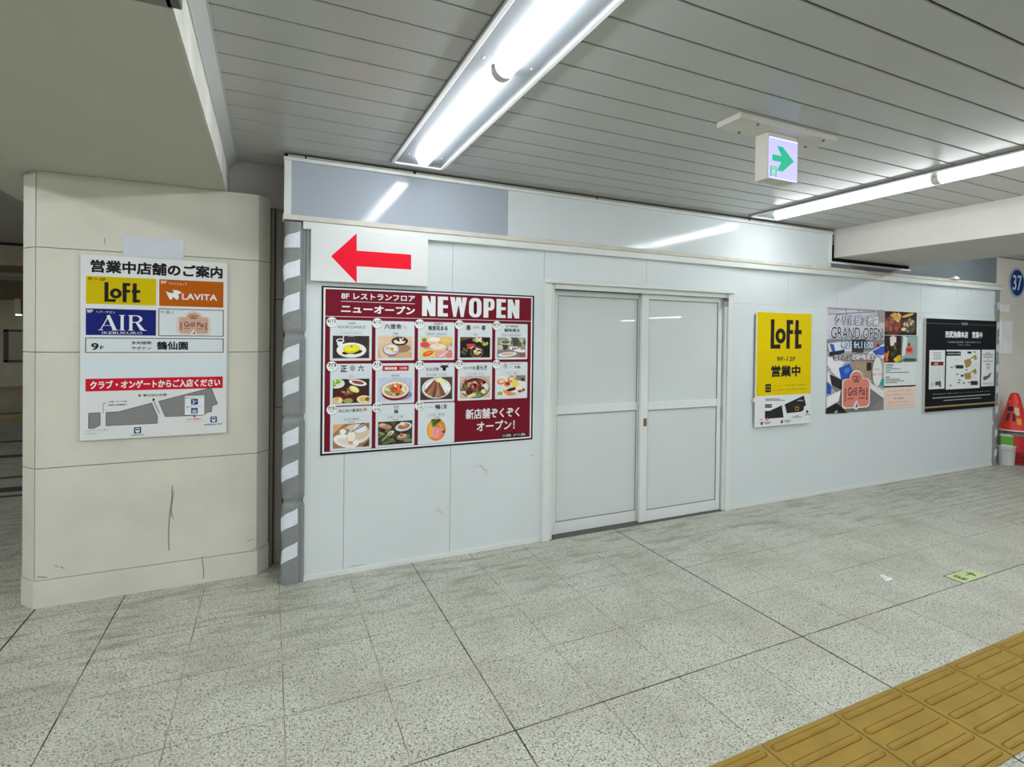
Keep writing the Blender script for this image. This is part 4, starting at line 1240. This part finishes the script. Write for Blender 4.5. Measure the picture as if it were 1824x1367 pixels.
A.build('lettering', p, gl)
p, B = panel('shop_panel', (75, 688), (917, 780), LT, K); s_ = sub(B)
A = Art(GY, 5)
A.text('9', *s_(.04, .82), *s_(.09, .36), K, .03); A.text('F', *s_(.10, .78), *s_(.125, .54), K, .02); A.build('lettering', p, gl)
A = Art(GY, 5)
A.text('多肉植物', *s_(.315, .44), *s_(.455, .22), K, .02); A.text('サボテン', *s_(.315, .80), *s_(.455, .58), K, .02); A.build('lettering', p, gl); A = Art(GY, 5); A.text('鶴仙園', *s_(.495, .80), *s_(.725, .22), K, .03)
A.build('lettering', p, gl)
p, B = panel('banner', (78, 940), (914, 997), (186, 26, 44)); s_ = sub(B)
A = Art(GY, 4); A.text('クラブ・オンゲートからご入店ください', *s_(.03, .84), *s_(.98, .16), WH, .03); A.build('lettering', p, gl)
# floor map
f9 = lambda a, b: gp((140 + a * 270 / 1824 - 130) * 1025 / 300, (660 + b * 270 / 1824 - 400) * 1025 / 300)
A = Art(GY)
GR = (122, 122, 122)
for pts in (((127, 515), (265, 510), (265, 660), (195, 698), (127, 700)), ((337, 507), (490, 498), (885, 395), (955, 555), (955, 640), (337, 668)), ((970, 375), (1600, 212), (1678, 410), (1612, 432), (1608, 503), (1560, 508), (1510, 545), (1050, 560))):
    P = [f9(*v) for v in pts]
    A.poly(P, GR); A.line(P + [P[0]], .003, (70, 70, 70))
A.poly([f9(*v) for v in ((1285, 312), (1518, 305), (1520, 540), (1285, 540))], WH)
A.line([f9(340, 395), f9(302, 395), f9(302, 520)], .003, (130, 130, 130))
A.line([f9(905, 355), f9(978, 520)], .003, K); A.poly([f9(893, 370), f9(900, 335), f9(930, 353)], K)
A.poly([f9(1378, 565), f9(1402, 546), f9(1426, 565)], (176, 30, 40))
A.build('floor_map', gb, gl)
A = Art(GY, 12)
def t9(t, a, b, c, d, colr=K, bold=.012): A.text(t, *f9(a, d), *f9(c, b), colr, bold)
t9('至 東口出口方面', 718, 280, 1066, 318); t9('JR線・丸ノ内線', 370, 365, 588, 388); t9('副都心線連絡口', 365, 403, 592, 427)
t9('南エスカレーター', 1290, 322, 1512, 342); t9('南エレベーター', 1305, 430, 1500, 451)
t9('地下1階南口', 1315, 580, 1485, 602, (176, 30, 40)); t9('(クラブ・オンゲート)', 1275, 612, 1530, 634, (176, 30, 40), 0.); t9('西武鉄道地下改札', 1520, 642, 1745, 667)
t9('JR線南改札', 637, 768, 802, 794); t9('←いけふくろう出口', 85, 708, 365, 736, K, 0.); t9('←パルコ', 85, 750, 215, 772, K, 0.)
A.build('map_lettering', gb, gl)
def icon(kind, a, b, c, d):
    A = Art(GY, 13)
    x0, z1 = f9(a, b); x1, z0 = f9(c, d)
    A.rrect(x0, z0, x1, z1, .004, (36, 58, 110))
    w, h = x1 - x0, z1 - z0
    if kind == 'train':
        A.rrect(x0 + .2 * w, z0 + .2 * h, x1 - .2 * w, z1 - .15 * h, .004, WH); A.rect(x0 + .28 * w, z0 + .5 * h, x1 - .28 * w, z1 - .28 * h, (36, 58, 110)); A.rect(x0 + .3 * w, z0 + .1 * h, x1 - .3 * w, z0 + .16 * h, WH)
    elif kind == 'escalator':
        A.line([(x0 + .15 * w, z0 + .2 * h), (x0 + .4 * w, z0 + .2 * h), (x0 + .7 * w, z0 + .65 * h), (x0 + .88 * w, z0 + .65 * h)], .1 * w, WH); A.ell(x0 + .35 * w, z0 + .75 * h, .1 * w, .1 * h, WH); A.rect(x0 + .28 * w, z0 + .4 * h, x0 + .42 * w, z0 + .66 * h, WH)
    else:
        A.frame(x0 + .15 * w, z0 + .12 * h, x1 - .15 * w, z0 + .62 * h, .05 * w, WH)
        for k in (.35, .5, .65): A.ell(x0 + k * w, z0 + .5 * h, .06 * w, .06 * h, WH); A.rect(x0 + (k - .05) * w, z0 + .18 * h, x0 + (k + .05) * w, z0 + .44 * h, WH)
        A.poly([(x0 + .3 * w, z0 + .72 * h), (x0 + .44 * w, z0 + .72 * h), (x0 + .37 * w, z0 + .88 * h)], WH); A.poly([(x0 + .56 * w, z0 + .88 * h), (x0 + .7 * w, z0 + .88 * h), (x0 + .63 * w, z0 + .72 * h)], WH)
    A.build('icon', gb, gl)
icon('escalator', 1360, 348, 1443, 415); icon('elevator', 1362, 457, 1440, 523); icon('train', 1596, 563, 1672, 630); icon('train', 675, 688, 760, 758)
A = Art(GY); x0, z1 = gp(60, 800); x1, z0 = gp(935, 925); A.rect(x0, z0, x1, z1, (194, 204, 210)); A.build('blank_patch', gb, gl, 'pale bluish cover sheet over a removed shop')

# pale sheet taped above the guide board
x0, z1 = f2(302, 56); x1, z0 = f2(672, 200)
tag(MB().box(x0, x1, 3.8855, 3.8875, z0 - .02, z1 - .008).build('paper_sheet', mat('pale_blue_sheet', rgb(206, 212, 220), .5, .3)), 'blank pale bluish sheet stuck on the pillar above the guide board', 'sheet')

# ---- yellow standing-off board right of the doors ---------------------------
LY = 3.625
lb = thing('yellow_sign_board', (4.6, LY, 1.4), 'yellow and white upright shop board hung right of the sliding doors', 'sign board')
ll = lb.location
f3 = crop(1330, 540, 130 / 773, LY)
lx0, lz1 = f3(110, 90); lx1 = f3(692, 95)[0]; lz0 = f3(125, 1317)[1]
MB().box(lx0 - .002, lx1, LY, LY + .012, lz0, lz1, b=.002).build('board', M_board, lb, ll)
MB().box(lx0 + .006, lx1 - .06, LY + .012, WY, lz0 + .06, lz1 - .03).build('hanging_frame', mat('hanger_grey', rgb(150, 154, 156), .6), lb, ll)
MB().box(lx0 - .02, lx0 + .004, LY - .003, LY + .02, lz0 + .24, lz0 + .28, b=.002).build('clip', M_frame, lb, ll)
LWd, LHt = lx1 - lx0, lz1 - lz0
def lp(a, b):
    x = f3(a, 600)[0]
    q = (a - 110) / (692 - 110)
    t, bt = 90 + 5 * q, 1317 - 60 * q
    return x, lz1 - (b - t) / (bt - t) * LHt
A = Art(LY); x0, z1 = lp(118, 97); x1, z0 = lp(692, 955); z0 = lp(125, 985)[1]
YL = (200, 176, 4)
A.rect(lx0 + .004, z0, lx1 - .002, lz1 - .004, YL); A.build('yellow_field', lb, ll, 'yellow upper field')
A = Art(LY, 4)
x0, z1 = lp(250, 168); x1, z0 = lp(576, 470); loft(A, x0, z0, x1, z1, K, YL)
def tl(t, a, b, c, d, colr=K, bold=.015): A.text(t, *lp(a, d), *lp(c, b), colr, bold)
A.build('logo', lb, ll)
A = Art(LY, 4)
tl('9F-12F', 320, 556, 515, 610, K, .02); tl('営業中', 262, 645, 570, 780, K, .04)
A.build('lettering', lb, ll)
A = Art(LY, 4)
A.poly([lp(203, 856), lp(262, 853), lp(262, 938), lp(203, 942)], K); tl('営業', 209, 870, 256, 892, YL, .0); tl('時間', 209, 904, 256, 926, YL, .0)
A.build('lettering', lb, ll)
A = Art(LY, 4)
tl('［ 月〜土 ］午前10時〜午後9時', 278, 845, 626, 878, K, .0); tl('［日・祝休日］午前10時〜午後8時', 278, 890, 628, 925, K, .0)
A.build('lettering', lb, ll)
A = Art(LY, 4)
for pts in (((203, 1140), (250, 1138), (380, 1077), (400, 1200), (398, 1205), (203, 1225)), ((410, 1065), (612, 967), (636, 1072), (615, 1085), (612, 1122), (585, 1140), (435, 1160))):
    A.poly([lp(*v) for v in pts], (40, 40, 40))
A.poly([lp(203, 1070), lp(275, 1067), lp(275, 1102), lp(203, 1107)], K); tl('地下1階', 210, 1077, 268, 1097, WH)
A.ell(*lp(228, 1225), .017, .017, (170, 50, 60)); A.ell(*lp(228, 1225), .008, .008, (206, 160, 160))
A.frame(*lp(522, 1128), *lp(560, 1090), .006, (176, 156, 40)); tl('南エレベーター', 505, 1073, 568, 1085, (196, 176, 60), 0)
A.poly([lp(542, 1015), lp(606, 1012), lp(606, 1028), lp(542, 1030)], (130, 130, 130))
for a, b in ((158, 1258), (370, 1237), (638, 1125)): A.poly([lp(a, b), lp(a + 22, b - 2), lp(a + 22, b + 28), lp(a, b + 30)], (70, 70, 70))
for a, b, c in ((203, 1012, 355), (203, 1025, 412), (186, 1262, 268), (200, 1275, 250), (398, 1240, 478), (420, 1254, 460), (622, 1172, 682), (490, 1200, 588), (525, 1187, 558), (145, 1232, 175)):
    A.line([lp(a, b), lp(c, b - 4)], .008, (130, 130, 130))
A.build('floor_map', lb, ll)

# ---- terrace grill poster ----------------------------------------------------
PY = 3.6575
pp = thing('grill_poster', (5.9, PY, 1.45), 'glossy paper poster of a grill terrace with blue cushions, right of the yellow board', 'poster')
po = pp.location
f6 = crop(1460, 540, 190 / 1237, PY)
qx0, qz1 = f6(80, 47); qxm = f6(748, 600)[0]; qx1 = f6(1118, 600)[0]; qz0 = f6(80, 1285)[1]
MB().box(qx0, qx1, PY, PY + .002, qz0, qz1).build('sheet', M_paper, pp, po)
def qp(a, b):
    q = (a - 80) / (1118 - 80)
    t, bt = 47 + 50 * q, 1285 - 70 * q
    return f6(a, 600)[0], qz1 - (b - t) / (bt - t) * (qz1 - qz0)
A = Art(PY)
def pg(c, *pts): A.poly([qp(*p) for p in pts], c)
pg((158, 156, 160), (80, 45), (748, 80), (748, 1242), (80, 1285))
pg((176, 174, 186), (80, 45), (748, 80), (748, 260), (80, 130)); pg((192, 190, 200), (80, 130), (400, 60), (748, 200), (748, 330), (80, 420))
for a in ((85, 60, 640, 90), (90, 130, 640, 100), (290, 60, 330, 260), (430, 70, 460, 120)): A.line([qp(a[0], a[1]), qp(a[2], a[3])], .012, (130, 128, 142))
pg((150, 140, 138), (650, 80), (748, 85), (748, 230), (680, 225)); pg((126, 124, 132), (80, 420), (748, 430), (748, 560), (80, 560))
pg((200, 204, 214), (90, 470), (300, 440), (420, 560), (110, 560)); pg((54, 84, 160), (110, 470), (160, 480), (180, 560), (140, 560)); pg((44, 42, 48), (110, 570), (290, 540), (280, 580), (110, 620)); pg((60, 60, 66), (370, 420), (540, 420), (500, 580), (370, 570))
pg((206, 208, 214), (560, 580), (745, 470), (745, 640), (620, 660)); pg((50, 84, 170), (610, 560), (690, 520), (700, 600), (640, 600)); pg((60, 92, 176), (690, 510), (748, 500), (748, 600), (690, 610)); pg((150, 40, 44), (655, 480), (690, 474), (690, 510), (655, 515))
pg((210, 212, 216), (90, 620), (300, 690), (140, 780), (90, 720)); pg((148, 130, 108), (370, 680), (620, 670), (620, 900), (560, 890), (470, 780), (370, 790))
for k in range(7): A.line([qp(390 + k * 30, 690), qp(430 + k * 34, 890)], .009, (176, 156, 130))
pg((48, 44, 48), (545, 690), (600, 690), (600, 780), (545, 790)); pg((206, 208, 214), (120, 780), (260, 700), (300, 860), (230, 880)); pg((46, 84, 172), (220, 755), (345, 700), (378, 790), (362, 880), (250, 885)); pg((70, 120, 200), (280, 770), (340, 745), (350, 800), (295, 820))
pg((206, 208, 210), (90, 790), (130, 820), (150, 960), (85, 1010)); pg((46, 84, 172), (85, 905), (140, 960), (135, 1060), (85, 1050)); pg((50, 46, 50), (115, 825), (255, 890), (260, 1010), (140, 950)); pg((120, 120, 122), (140, 960), (260, 1010), (255, 1100), (230, 1080))
pg((212, 214, 214), (85, 1090), (250, 1010), (255, 1120), (88, 1215)); pg((110, 108, 110), (250, 1010), (590, 980), (748, 1090), (748, 1242), (200, 1278)); pg((204, 206, 208), (585, 925), (748, 1020), (748, 1110), (580, 985)); pg((60, 150, 150), (630, 905), (748, 880), (748, 975))
for k in range(6): A.line([qp(590 + k * 26, 1240), qp(748, 1120 + k * 20)], .008, (136, 134, 134))
pg((40, 36, 38), (80, 1225), (200, 1160), (330, 1275), (80, 1285)); pg((176, 170, 150), (170, 1270), (205, 1240), (215, 1275)); A.build('terrace_photo', pp, po)
A = Art(PY, 80)
def tq(t, a, b, c, d, colr, bold=.01): A.text(t, *qp(a, d), *qp(c, b), colr, bold)
def outlined(t, a, b, c, d, out, inn, bo=.05, bi=.0):
    tq(t, a - 6, b - 5, c + 6, d + 5, out, bo); tq(t, a, b, c, d, inn, bi)
outlined('グリルピア池袋', 168, 150, 668, 250, (96, 106, 136), (222, 224, 228), .06, .015)
outlined('GRAND OPEN', 118, 290, 718, 412, (214, 216, 220), (50, 48, 66), .05, .0)
outlined('4/25 fri.11:00', 240, 450, 605, 522, (90, 130, 176), (216, 222, 230), .06, .015)
outlined('ヨドバシ池袋9階屋上へ！', 158, 590, 690, 664, (74, 50, 76), (224, 222, 226), .075, .02)
A.ell(*qp(660, 797), .085, .16, (206, 208, 206)); tq('予約は', 620, 755, 690, 785, (190, 120, 110), 0); tq('屋上へGO！', 605, 808, 720, 845, (186, 90, 84), 0)
A.build('lettering', pp, po)
A = Art(PY, 84)
bx0, bz1 = qp(258, 785); bx1, bz0 = qp(578, 1215)
grill(A, lambda a, b: (bx0 + a * (bx1 - bx0), bz1 - b * (bz1 - bz0)), (198, 122, 106), (78, 46, 48), (60, 50, 54), (220, 214, 206))
A.build('emblem', pp, po, 'salmon pink emblem')
A = Art(PY)
def food(x0, b0, x1, b1, cmds):
    a, z1_ = qp(x0, b0); c, z0_ = qp(x1, b1)
    mini(cmds, A, a, z0_, c, z1_)
food(748, 92, 1118, 375, [('bg', (52, 44, 42)), ('e', .28, .42, .32, .42, (96, 56, 46)), ('s', 26, .24, .42, .22, .3, .07, [(130, 74, 62), (110, 60, 52), (150, 90, 76)], 3), ('s', 16, .28, .76, .2, .14, .06, [(206, 170, 90), (190, 150, 80), (220, 190, 120)], 4), ('e', .76, .42, .24, .34, (70, 62, 56)), ('s', 20, .74, .42, .18, .26, .05, [(120, 96, 80), (90, 90, 70), (160, 120, 96), (190, 170, 130)], 8), ('e', .7, .86, .2, .06, (200, 160, 90), .2), ('e', .58, .25, .08, .08, (206, 190, 150))])
food(748, 375, 940, 690, [('bg', (46, 40, 40)), ('e', .5, .82, .18, .2, (196, 160, 150)), ('p', [(.3, .95), (.7, .95), (.68, .6), (.34, .62)], (214, 200, 200)), ('s', 18, .5, .4, .4, .3, .09, [(70, 60, 30), (30, 28, 30), (120, 96, 40), (60, 56, 50)], 5), ('s', 8, .12, .25, .1, .2, .1, [(190, 60, 40), (206, 120, 60)], 6), ('s', 8, .8, .14, .16, .1, .1, [(206, 180, 50), (190, 160, 40)], 7)])
food(940, 380, 1128, 680, [('bg', (104, 124, 120)), ('p', [(0, .1), (.2, .95), (1, .98), (1, .1)], (140, 160, 156)), ('p', [(.04, .2), (.1, 1), (.35, .95), (.3, .3)], (196, 204, 200)), ('p', [(.25, .3), (.3, .6), (.42, .62), (.48, .76), (.56, .62), (.72, .6), (.74, .3)], (206, 110, 96)), ('e', .48, .46, .2, .08, (170, 60, 52)), ('e', .47, .66, .06, .08, (70, 50, 50)), ('p', [(.15, .0), (.9, 0), (.85, .12), (.2, .14)], (60, 84, 80))])
A.build('dish_photo', pp, po)
A = Art(PY); x0, z1 = qp(748, 690); x1, z0 = qp(1118, 970); A.rect(x0, z0, x1, z1, (200, 206, 206))
for b, c in ((722, 855), (748, 850), (766, 940), (790, 830), (808, 1040), (866, 815), (888, 935), (908, 985), (928, 900)):
    A.line([qp(768, b), qp(c, b - 2)], .012 if b in (722, 866) else .008, (96, 98, 98))
A.build('info_block', pp, po)
A = Art(PY); x0, z1 = qp(748, 970); x1, z0 = qp(1118, 1240); z0 = qz0; A.rect(x0, z0, x1, z1, (210, 186, 174))
for t, a, b, c, d in (('アメリカングリル、炭火', 800, 1005, 1065, 1040), ('さらに100種スタイルが選べる', 785, 1050, 1085, 1080), ('食べ放題付', 870, 1095, 990, 1125), ('無料として予約受付中です', 805, 1140, 1045, 1168), ('お申込・お問合せは店頭まで', 785, 1178, 1080, 1205)):
    tq(t, a, b, c, d, (140, 84, 80), .0)
A.build('info_block', pp, po, 'pale pink text block')

# ---- black and gold department store board -----------------------------------
BY = 3.63
bb = thing('black_sign_board', (7.8, BY, 1.4), 'black and gold board with three white panels at the hoarding far right', 'sign board')
bo = bb.location
f7 = crop(1640, 560, 140 / 1063, BY)
kx0, kz1 = f7(76, 52); kx1 = f7(1015, 600)[0]; kz0 = f7(76, 1328)[1]
MB().box(kx0, kx1, BY, WY, kz0, kz1, b=.001).build('board', mat('board_edge', rgb(196, 192, 186), .5), bb, bo)
def kp(a, b):
    q = (a - 76) / (1015 - 76)
    t, bt = 52 + 32 * q, 1328 - 84 * q
    return f7(a, 600)[0], kz1 - (b - t) / (bt - t) * (kz1 - kz0)
A = Art(BY); A.rect(kx0 + .002, kz0 + .002, kx1 - .002, kz1 - .002, (20, 24, 28))
GO = (146, 128, 80)
x0, z1 = kp(78, 112); x1, z0 = kp(525, 128); A.rect(kx0 + .004, z0 - .004, x1, z1 - .004, GO); x0 = kp(642, 125)[0]; A.rect(x0, z0 - .004, kx1 - .004, z1 - .004, GO)
x0, z1 = kp(78, 1252); _, z0 = kp(78, 1276); A.rect(kx0 + .004, z0, kx1 - .004, z1, GO); A.build('board_print', bb, bo)
A = Art(BY, 5)
def tk(t, a, b, c, d, colr=WH, bold=.02): A.text(t, *kp(a, d), *kp(c, b), colr, bold)
A.poly([kp(540, 106), kp(630, 108), kp(630, 146), kp(540, 144)], (70, 84, 96)); tk('西武池袋', 548, 112, 624, 138, (150, 160, 170), 0)
tk('西武池袋本店　営業中', 326, 232, 828, 315, WH, .035); tk('一部店舗は営業時間、休業日が異なります', 345, 362, 808, 386, (150, 152, 152), .0); tk('10:00am - 8:00pm', 500, 402, 668, 424, (150, 152, 152), .0)
tk('西武池袋店 地下1階南口正面 クラブ・オンゲートよりご入店ください', 168, 1010 + 18, 948, 1088, WH, .0); A.line([kp(170, 1135), kp(952, 1078)], .012, (150, 152, 154)); A.line([kp(318, 1165), kp(826, 1126)], .012, (140, 142, 144))
A.build('lettering', bb, bo)
def kpanel(a, b, c, d):
    x0, z1 = kp(a, b); x1, z0 = kp(c, d)
    A.rect(x0, z0, x1, z1, (204, 208, 208))
A = Art(BY, 5); kpanel(115, 484, 328, 1004)
A.poly([kp(138, 642), kp(308, 640), kp(308, 690), kp(138, 692)], (110, 36, 36)); A.poly([kp(185, 655), kp(235, 652), kp(235, 680), kp(185, 684)], (190, 140, 130))
for b in (520, 550, 575, 602): A.line([kp(160 + (b % 20), b), kp(285 - (b % 30), b)], .010, (140, 150, 146))
for a in (140, 175, 215, 250, 290):
    for b in range(710, 880, 24): A.line([kp(a, b), kp(a + 22, b)], .008, (176, 180, 180))
A.poly([kp(200, 910), kp(262, 905), kp(262, 955), kp(200, 958)], (86, 72, 60)); A.poly([kp(255, 900), kp(268, 900), kp(275, 980), kp(262, 985)], (60, 60, 60)); A.line([kp(138, 945), kp(175, 942)], .05, (176, 176, 172))
A.build('white_panel', bb, bo)
A = Art(BY, 5); kpanel(345, 478, 805, 990)
A.poly([kp(345, 500), kp(540, 500), kp(540, 556), kp(345, 560)], (28, 28, 32)); tk('西武池袋本店ご案内図', 358, 516, 532, 542, WH, .0)
OC = (150, 126, 70)
for dz in (0, 190):
    A.poly([kp(585, 620 + dz * .95), kp(670, 590 + dz), kp(690, 650 + dz), kp(670, 700 + dz * .9), kp(610, 725 + dz * .8)], OC); A.poly([kp(670, 590 + dz), kp(742, 535 + dz), kp(762, 600 + dz), kp(725, 618 + dz), kp(716, 580 + dz), kp(690, 600 + dz)], OC)
for q in ((475, 685, 577, 730), (628, 500, 682, 527), (545, 815, 582, 840), (680, 898, 775, 952)): A.poly([kp(q[0], q[1]), kp(q[2], q[1]), kp(q[2], q[3]), kp(q[0], q[3])], (44, 44, 50))
A.line([kp(660, 735), kp(772, 655)], .006, (170, 172, 172)); A.line([kp(650, 880), kp(756, 838)], .006, (170, 172, 172)); A.line([kp(440, 612), kp(500, 604)], .008, (190, 192, 192))
for q in ((480, 808), (500, 922), (570, 926), (640, 918), (400, 715), (450, 700), (705, 505), (390, 960), (510, 885), (600, 748)): A.line([kp(q[0], q[1]), kp(q[0] + 34, q[1])], .016, (120, 122, 124))
A.build('white_panel', bb, bo)
A = Art(BY, 5); kpanel(822, 474, 998, 962)
for b, a, c, v in ((515, 870, 940, 150), (540, 838, 978, 110), (572, 845, 975, 120), (600, 890, 915, 160), (628, 840, 975, 130), (668, 880, 945, 110), (695, 888, 935, 150), (715, 885, 938, 150), (735, 890, 930, 150), (925, 840, 985, 170), (940, 840, 985, 180)): A.line([kp(a, b), kp(c, b)], .011, (v, v, v))
A.poly([kp(850, 838), kp(900, 826), kp(962, 775), kp(940, 840), (kp(890, 880)), kp(850, 890)], (96, 92, 92))
A.build('white_panel', bb, bo)

# ---- blue number disc and notices on the right wall ---------------------------
NY = 3.80
cx_, cz_ = onwall(1811, 504, NY - .004); rr = .205
dn_ = thing('number_sign', (cx_, NY - .004, cz_), 'round blue number 37 sign high on the right wall', 'sign')
mb = MB(); n = 40
v = [(cx_ + rr * math.cos(6.28319 * i / n), y, cz_ + rr * math.sin(6.28319 * i / n)) for y in (NY - .008, NY) for i in range(n)]
mb.add(v, [tuple(range(n)), tuple(range(n, 2 * n))] + [(i, (i + 1) % n, n + (i + 1) % n, n + i) for i in range(n)])
mb.build('disc', mat('disc_pale_rim', rgb(176, 184, 196), .4), dn_, dn_.location)
A = Art(NY - .008); A.ell(cx_ + .006, cz_, .176, .178, (20, 56, 130), n=40); A.text('37', cx_ - .115, cz_ - .105, cx_ + .125, cz_ + .105, WH, .015); A.build('numerals', dn_, dn_.location, 'white 37 on blue')
for k, (a, b, lab_) in enumerate((((1783, 542), (1798, 557), 'small square white notice under the blue number disc'), ((1783, 572), (1802.5, 630), 'tall white notice sheet on the right wall above the red cones'))):
    x0, z1 = onwall(*a, NY - .01); x1, z0 = onwall(*b, NY - .01); z0 = z0 + .0
    tag(MB().box(x0, x1, NY - .014, NY, z0, z1, b=.002).build('wall_notice', mat('notice_white', rgb(246, 250, 252), .5, .2)), lab_, 'notice')

# ---- stacked cones with a cover, bucket and carton -----------------------------
CXn, CYn = 8.99, 3.63
def ring_plate(x, y, h, r, z0, z1):
    mb = MB(); n = 32; v = []
    for (zz_, inner) in ((z0, 0), (z1, 0), (z1, 1), (z0, 1)):
        for k in range(n):
            a = 2 * math.pi * k / n
            c, d = math.cos(a), math.sin(a)
            q = r if inner else h / (abs(c) ** 8 + abs(d) ** 8) ** .125
            v.append((x + q * c, y + q * d, zz_))
    return mb.add(v, [(e * n + k, e * n + (k + 1) % n, ((e + 1) % 4) * n + (k + 1) % n, ((e + 1) % 4) * n + k) for e in range(4) for k in range(n)])
def cone(i, label):
    z = .062 * i
    t = thing('traffic_cone', (CXn, CYn, z), label, 'traffic cone', None, .3)
    o = (CXn, CYn, 0)
    ring_plate(CXn, CYn, .16, .137, .006, .03).build('base_plate', mat('cone_base_dark_red', rgb(140, 24, 30), .5), t, o)
    MB().lathe(CXn, CYn, [(.1365, .006), (.1365, .05), (.028, .74), (.020, .745), (.018, .742), (.022, .735), (.1305, .05), (.1356, .006), (.1365, .006)], 32).build('cone_body', M_red, t, o)
    if i == 2: MB().lathe(CXn, CYn, [(.1105, .24), (.0795, .43), (.078, .43), (.109, .24)], 32).build('grey_band', mat('cone_band_grey', rgb(140, 130, 128), .4), t, o)
cone(0, 'red traffic cone at the bottom of the stack by the right wall')
cone(1, 'red traffic cone in the middle of the stack by the right wall')
cone(2, 'red traffic cone on top of the stack, under the printed red cover')
CVX, CVY = CXn - .018, CYn - .005
cv = thing('cone_cover', (CVX, CVY, .45), 'red printed cone cover with pale hem draped over the stacked cones', 'cover')
o = cv.location
MB().lathe(CVX, CVY, [(.152, .44), (.149, .455), (.052, .885), (.040, .915), (.024, .925), (.0, .928)], 36).build('cover_cloth', M_redcover, cv, o)
MB().lathe(CVX, CVY, [(.154, .432), (.1545, .444), (.151, .446)], 36).build('hem', M_paper, cv, o)
# plain printed patches on the cover, towards the passage
def cover_patch(pts, c, off):
    mb = MB(); n = len(pts)
    P = []
    for a, z in pts:
        r = .1495 - (z - .455) * .2256 + off
        ang = math.radians(200 + a)
        P.append((CVX + r * math.cos(ang), CVY + r * math.sin(ang), z))
    mb.add(P, [tuple(range(n))])
    return mb.build('printed_patch', c, cv, o)
cover_patch([(-40, .800), (30, .800), (30, .824), (-40, .824)], mat('patch_rose', rgb(226, 140, 118), .5), .004)
cover_patch([(-42, .690), (-4, .690), (-4, .750), (-42, .750)], mat('patch_dark', rgb(54, 40, 50), .5), .006)
cover_patch([(2, .640), (30, .640), (30, .740), (2, .740)], mat('patch_pale', rgb(206, 176, 140), .5), .005)
cover_patch([(-36, .560), (8, .560), (8, .665), (-36, .665)], mat('patch_navy', rgb(50, 42, 66), .5), .007)
cover_patch([(14, .52), (34, .52), (34, .60), (14, .60)], mat('patch_amber', rgb(220, 150, 60), .5), .005)
bk = thing('bucket', (8.73, 3.605, 0), 'white plastic bucket standing left of the red cones', 'bucket')
X, Y = 8.73, 3.605
MB().lathe(X, Y, [(0, 0), (.080, 0), (.084, .01), (.094, .235), (.099, .24), (.099, .252), (.091, .252), (.080, .02), (0, .015)], 32).build('bucket_body', M_bucket, bk, bk.location)
MB().lathe(X, Y, [(.0945, .195), (.098, .197), (.098, .206), (.0945, .208)], 32).build('rib', mat('bucket_rib', rgb(176, 178, 176), .5), bk, bk.location)
ct = thing('carton', (X, Y, .252), 'green and white carton resting on top of the white bucket', 'carton', None, .5)
o = (X, Y, .252)
MB().box(X - .085, X + .085, Y - .06, Y + .06, .253, .390, b=.004).build('carton_body', mat('carton_white', rgb(214, 216, 206), .6), ct, o)
MB().box(X - .087, X + .01, Y - .062, Y + .062, .27, .385, b=.003).build('green_label', M_green, ct, o)
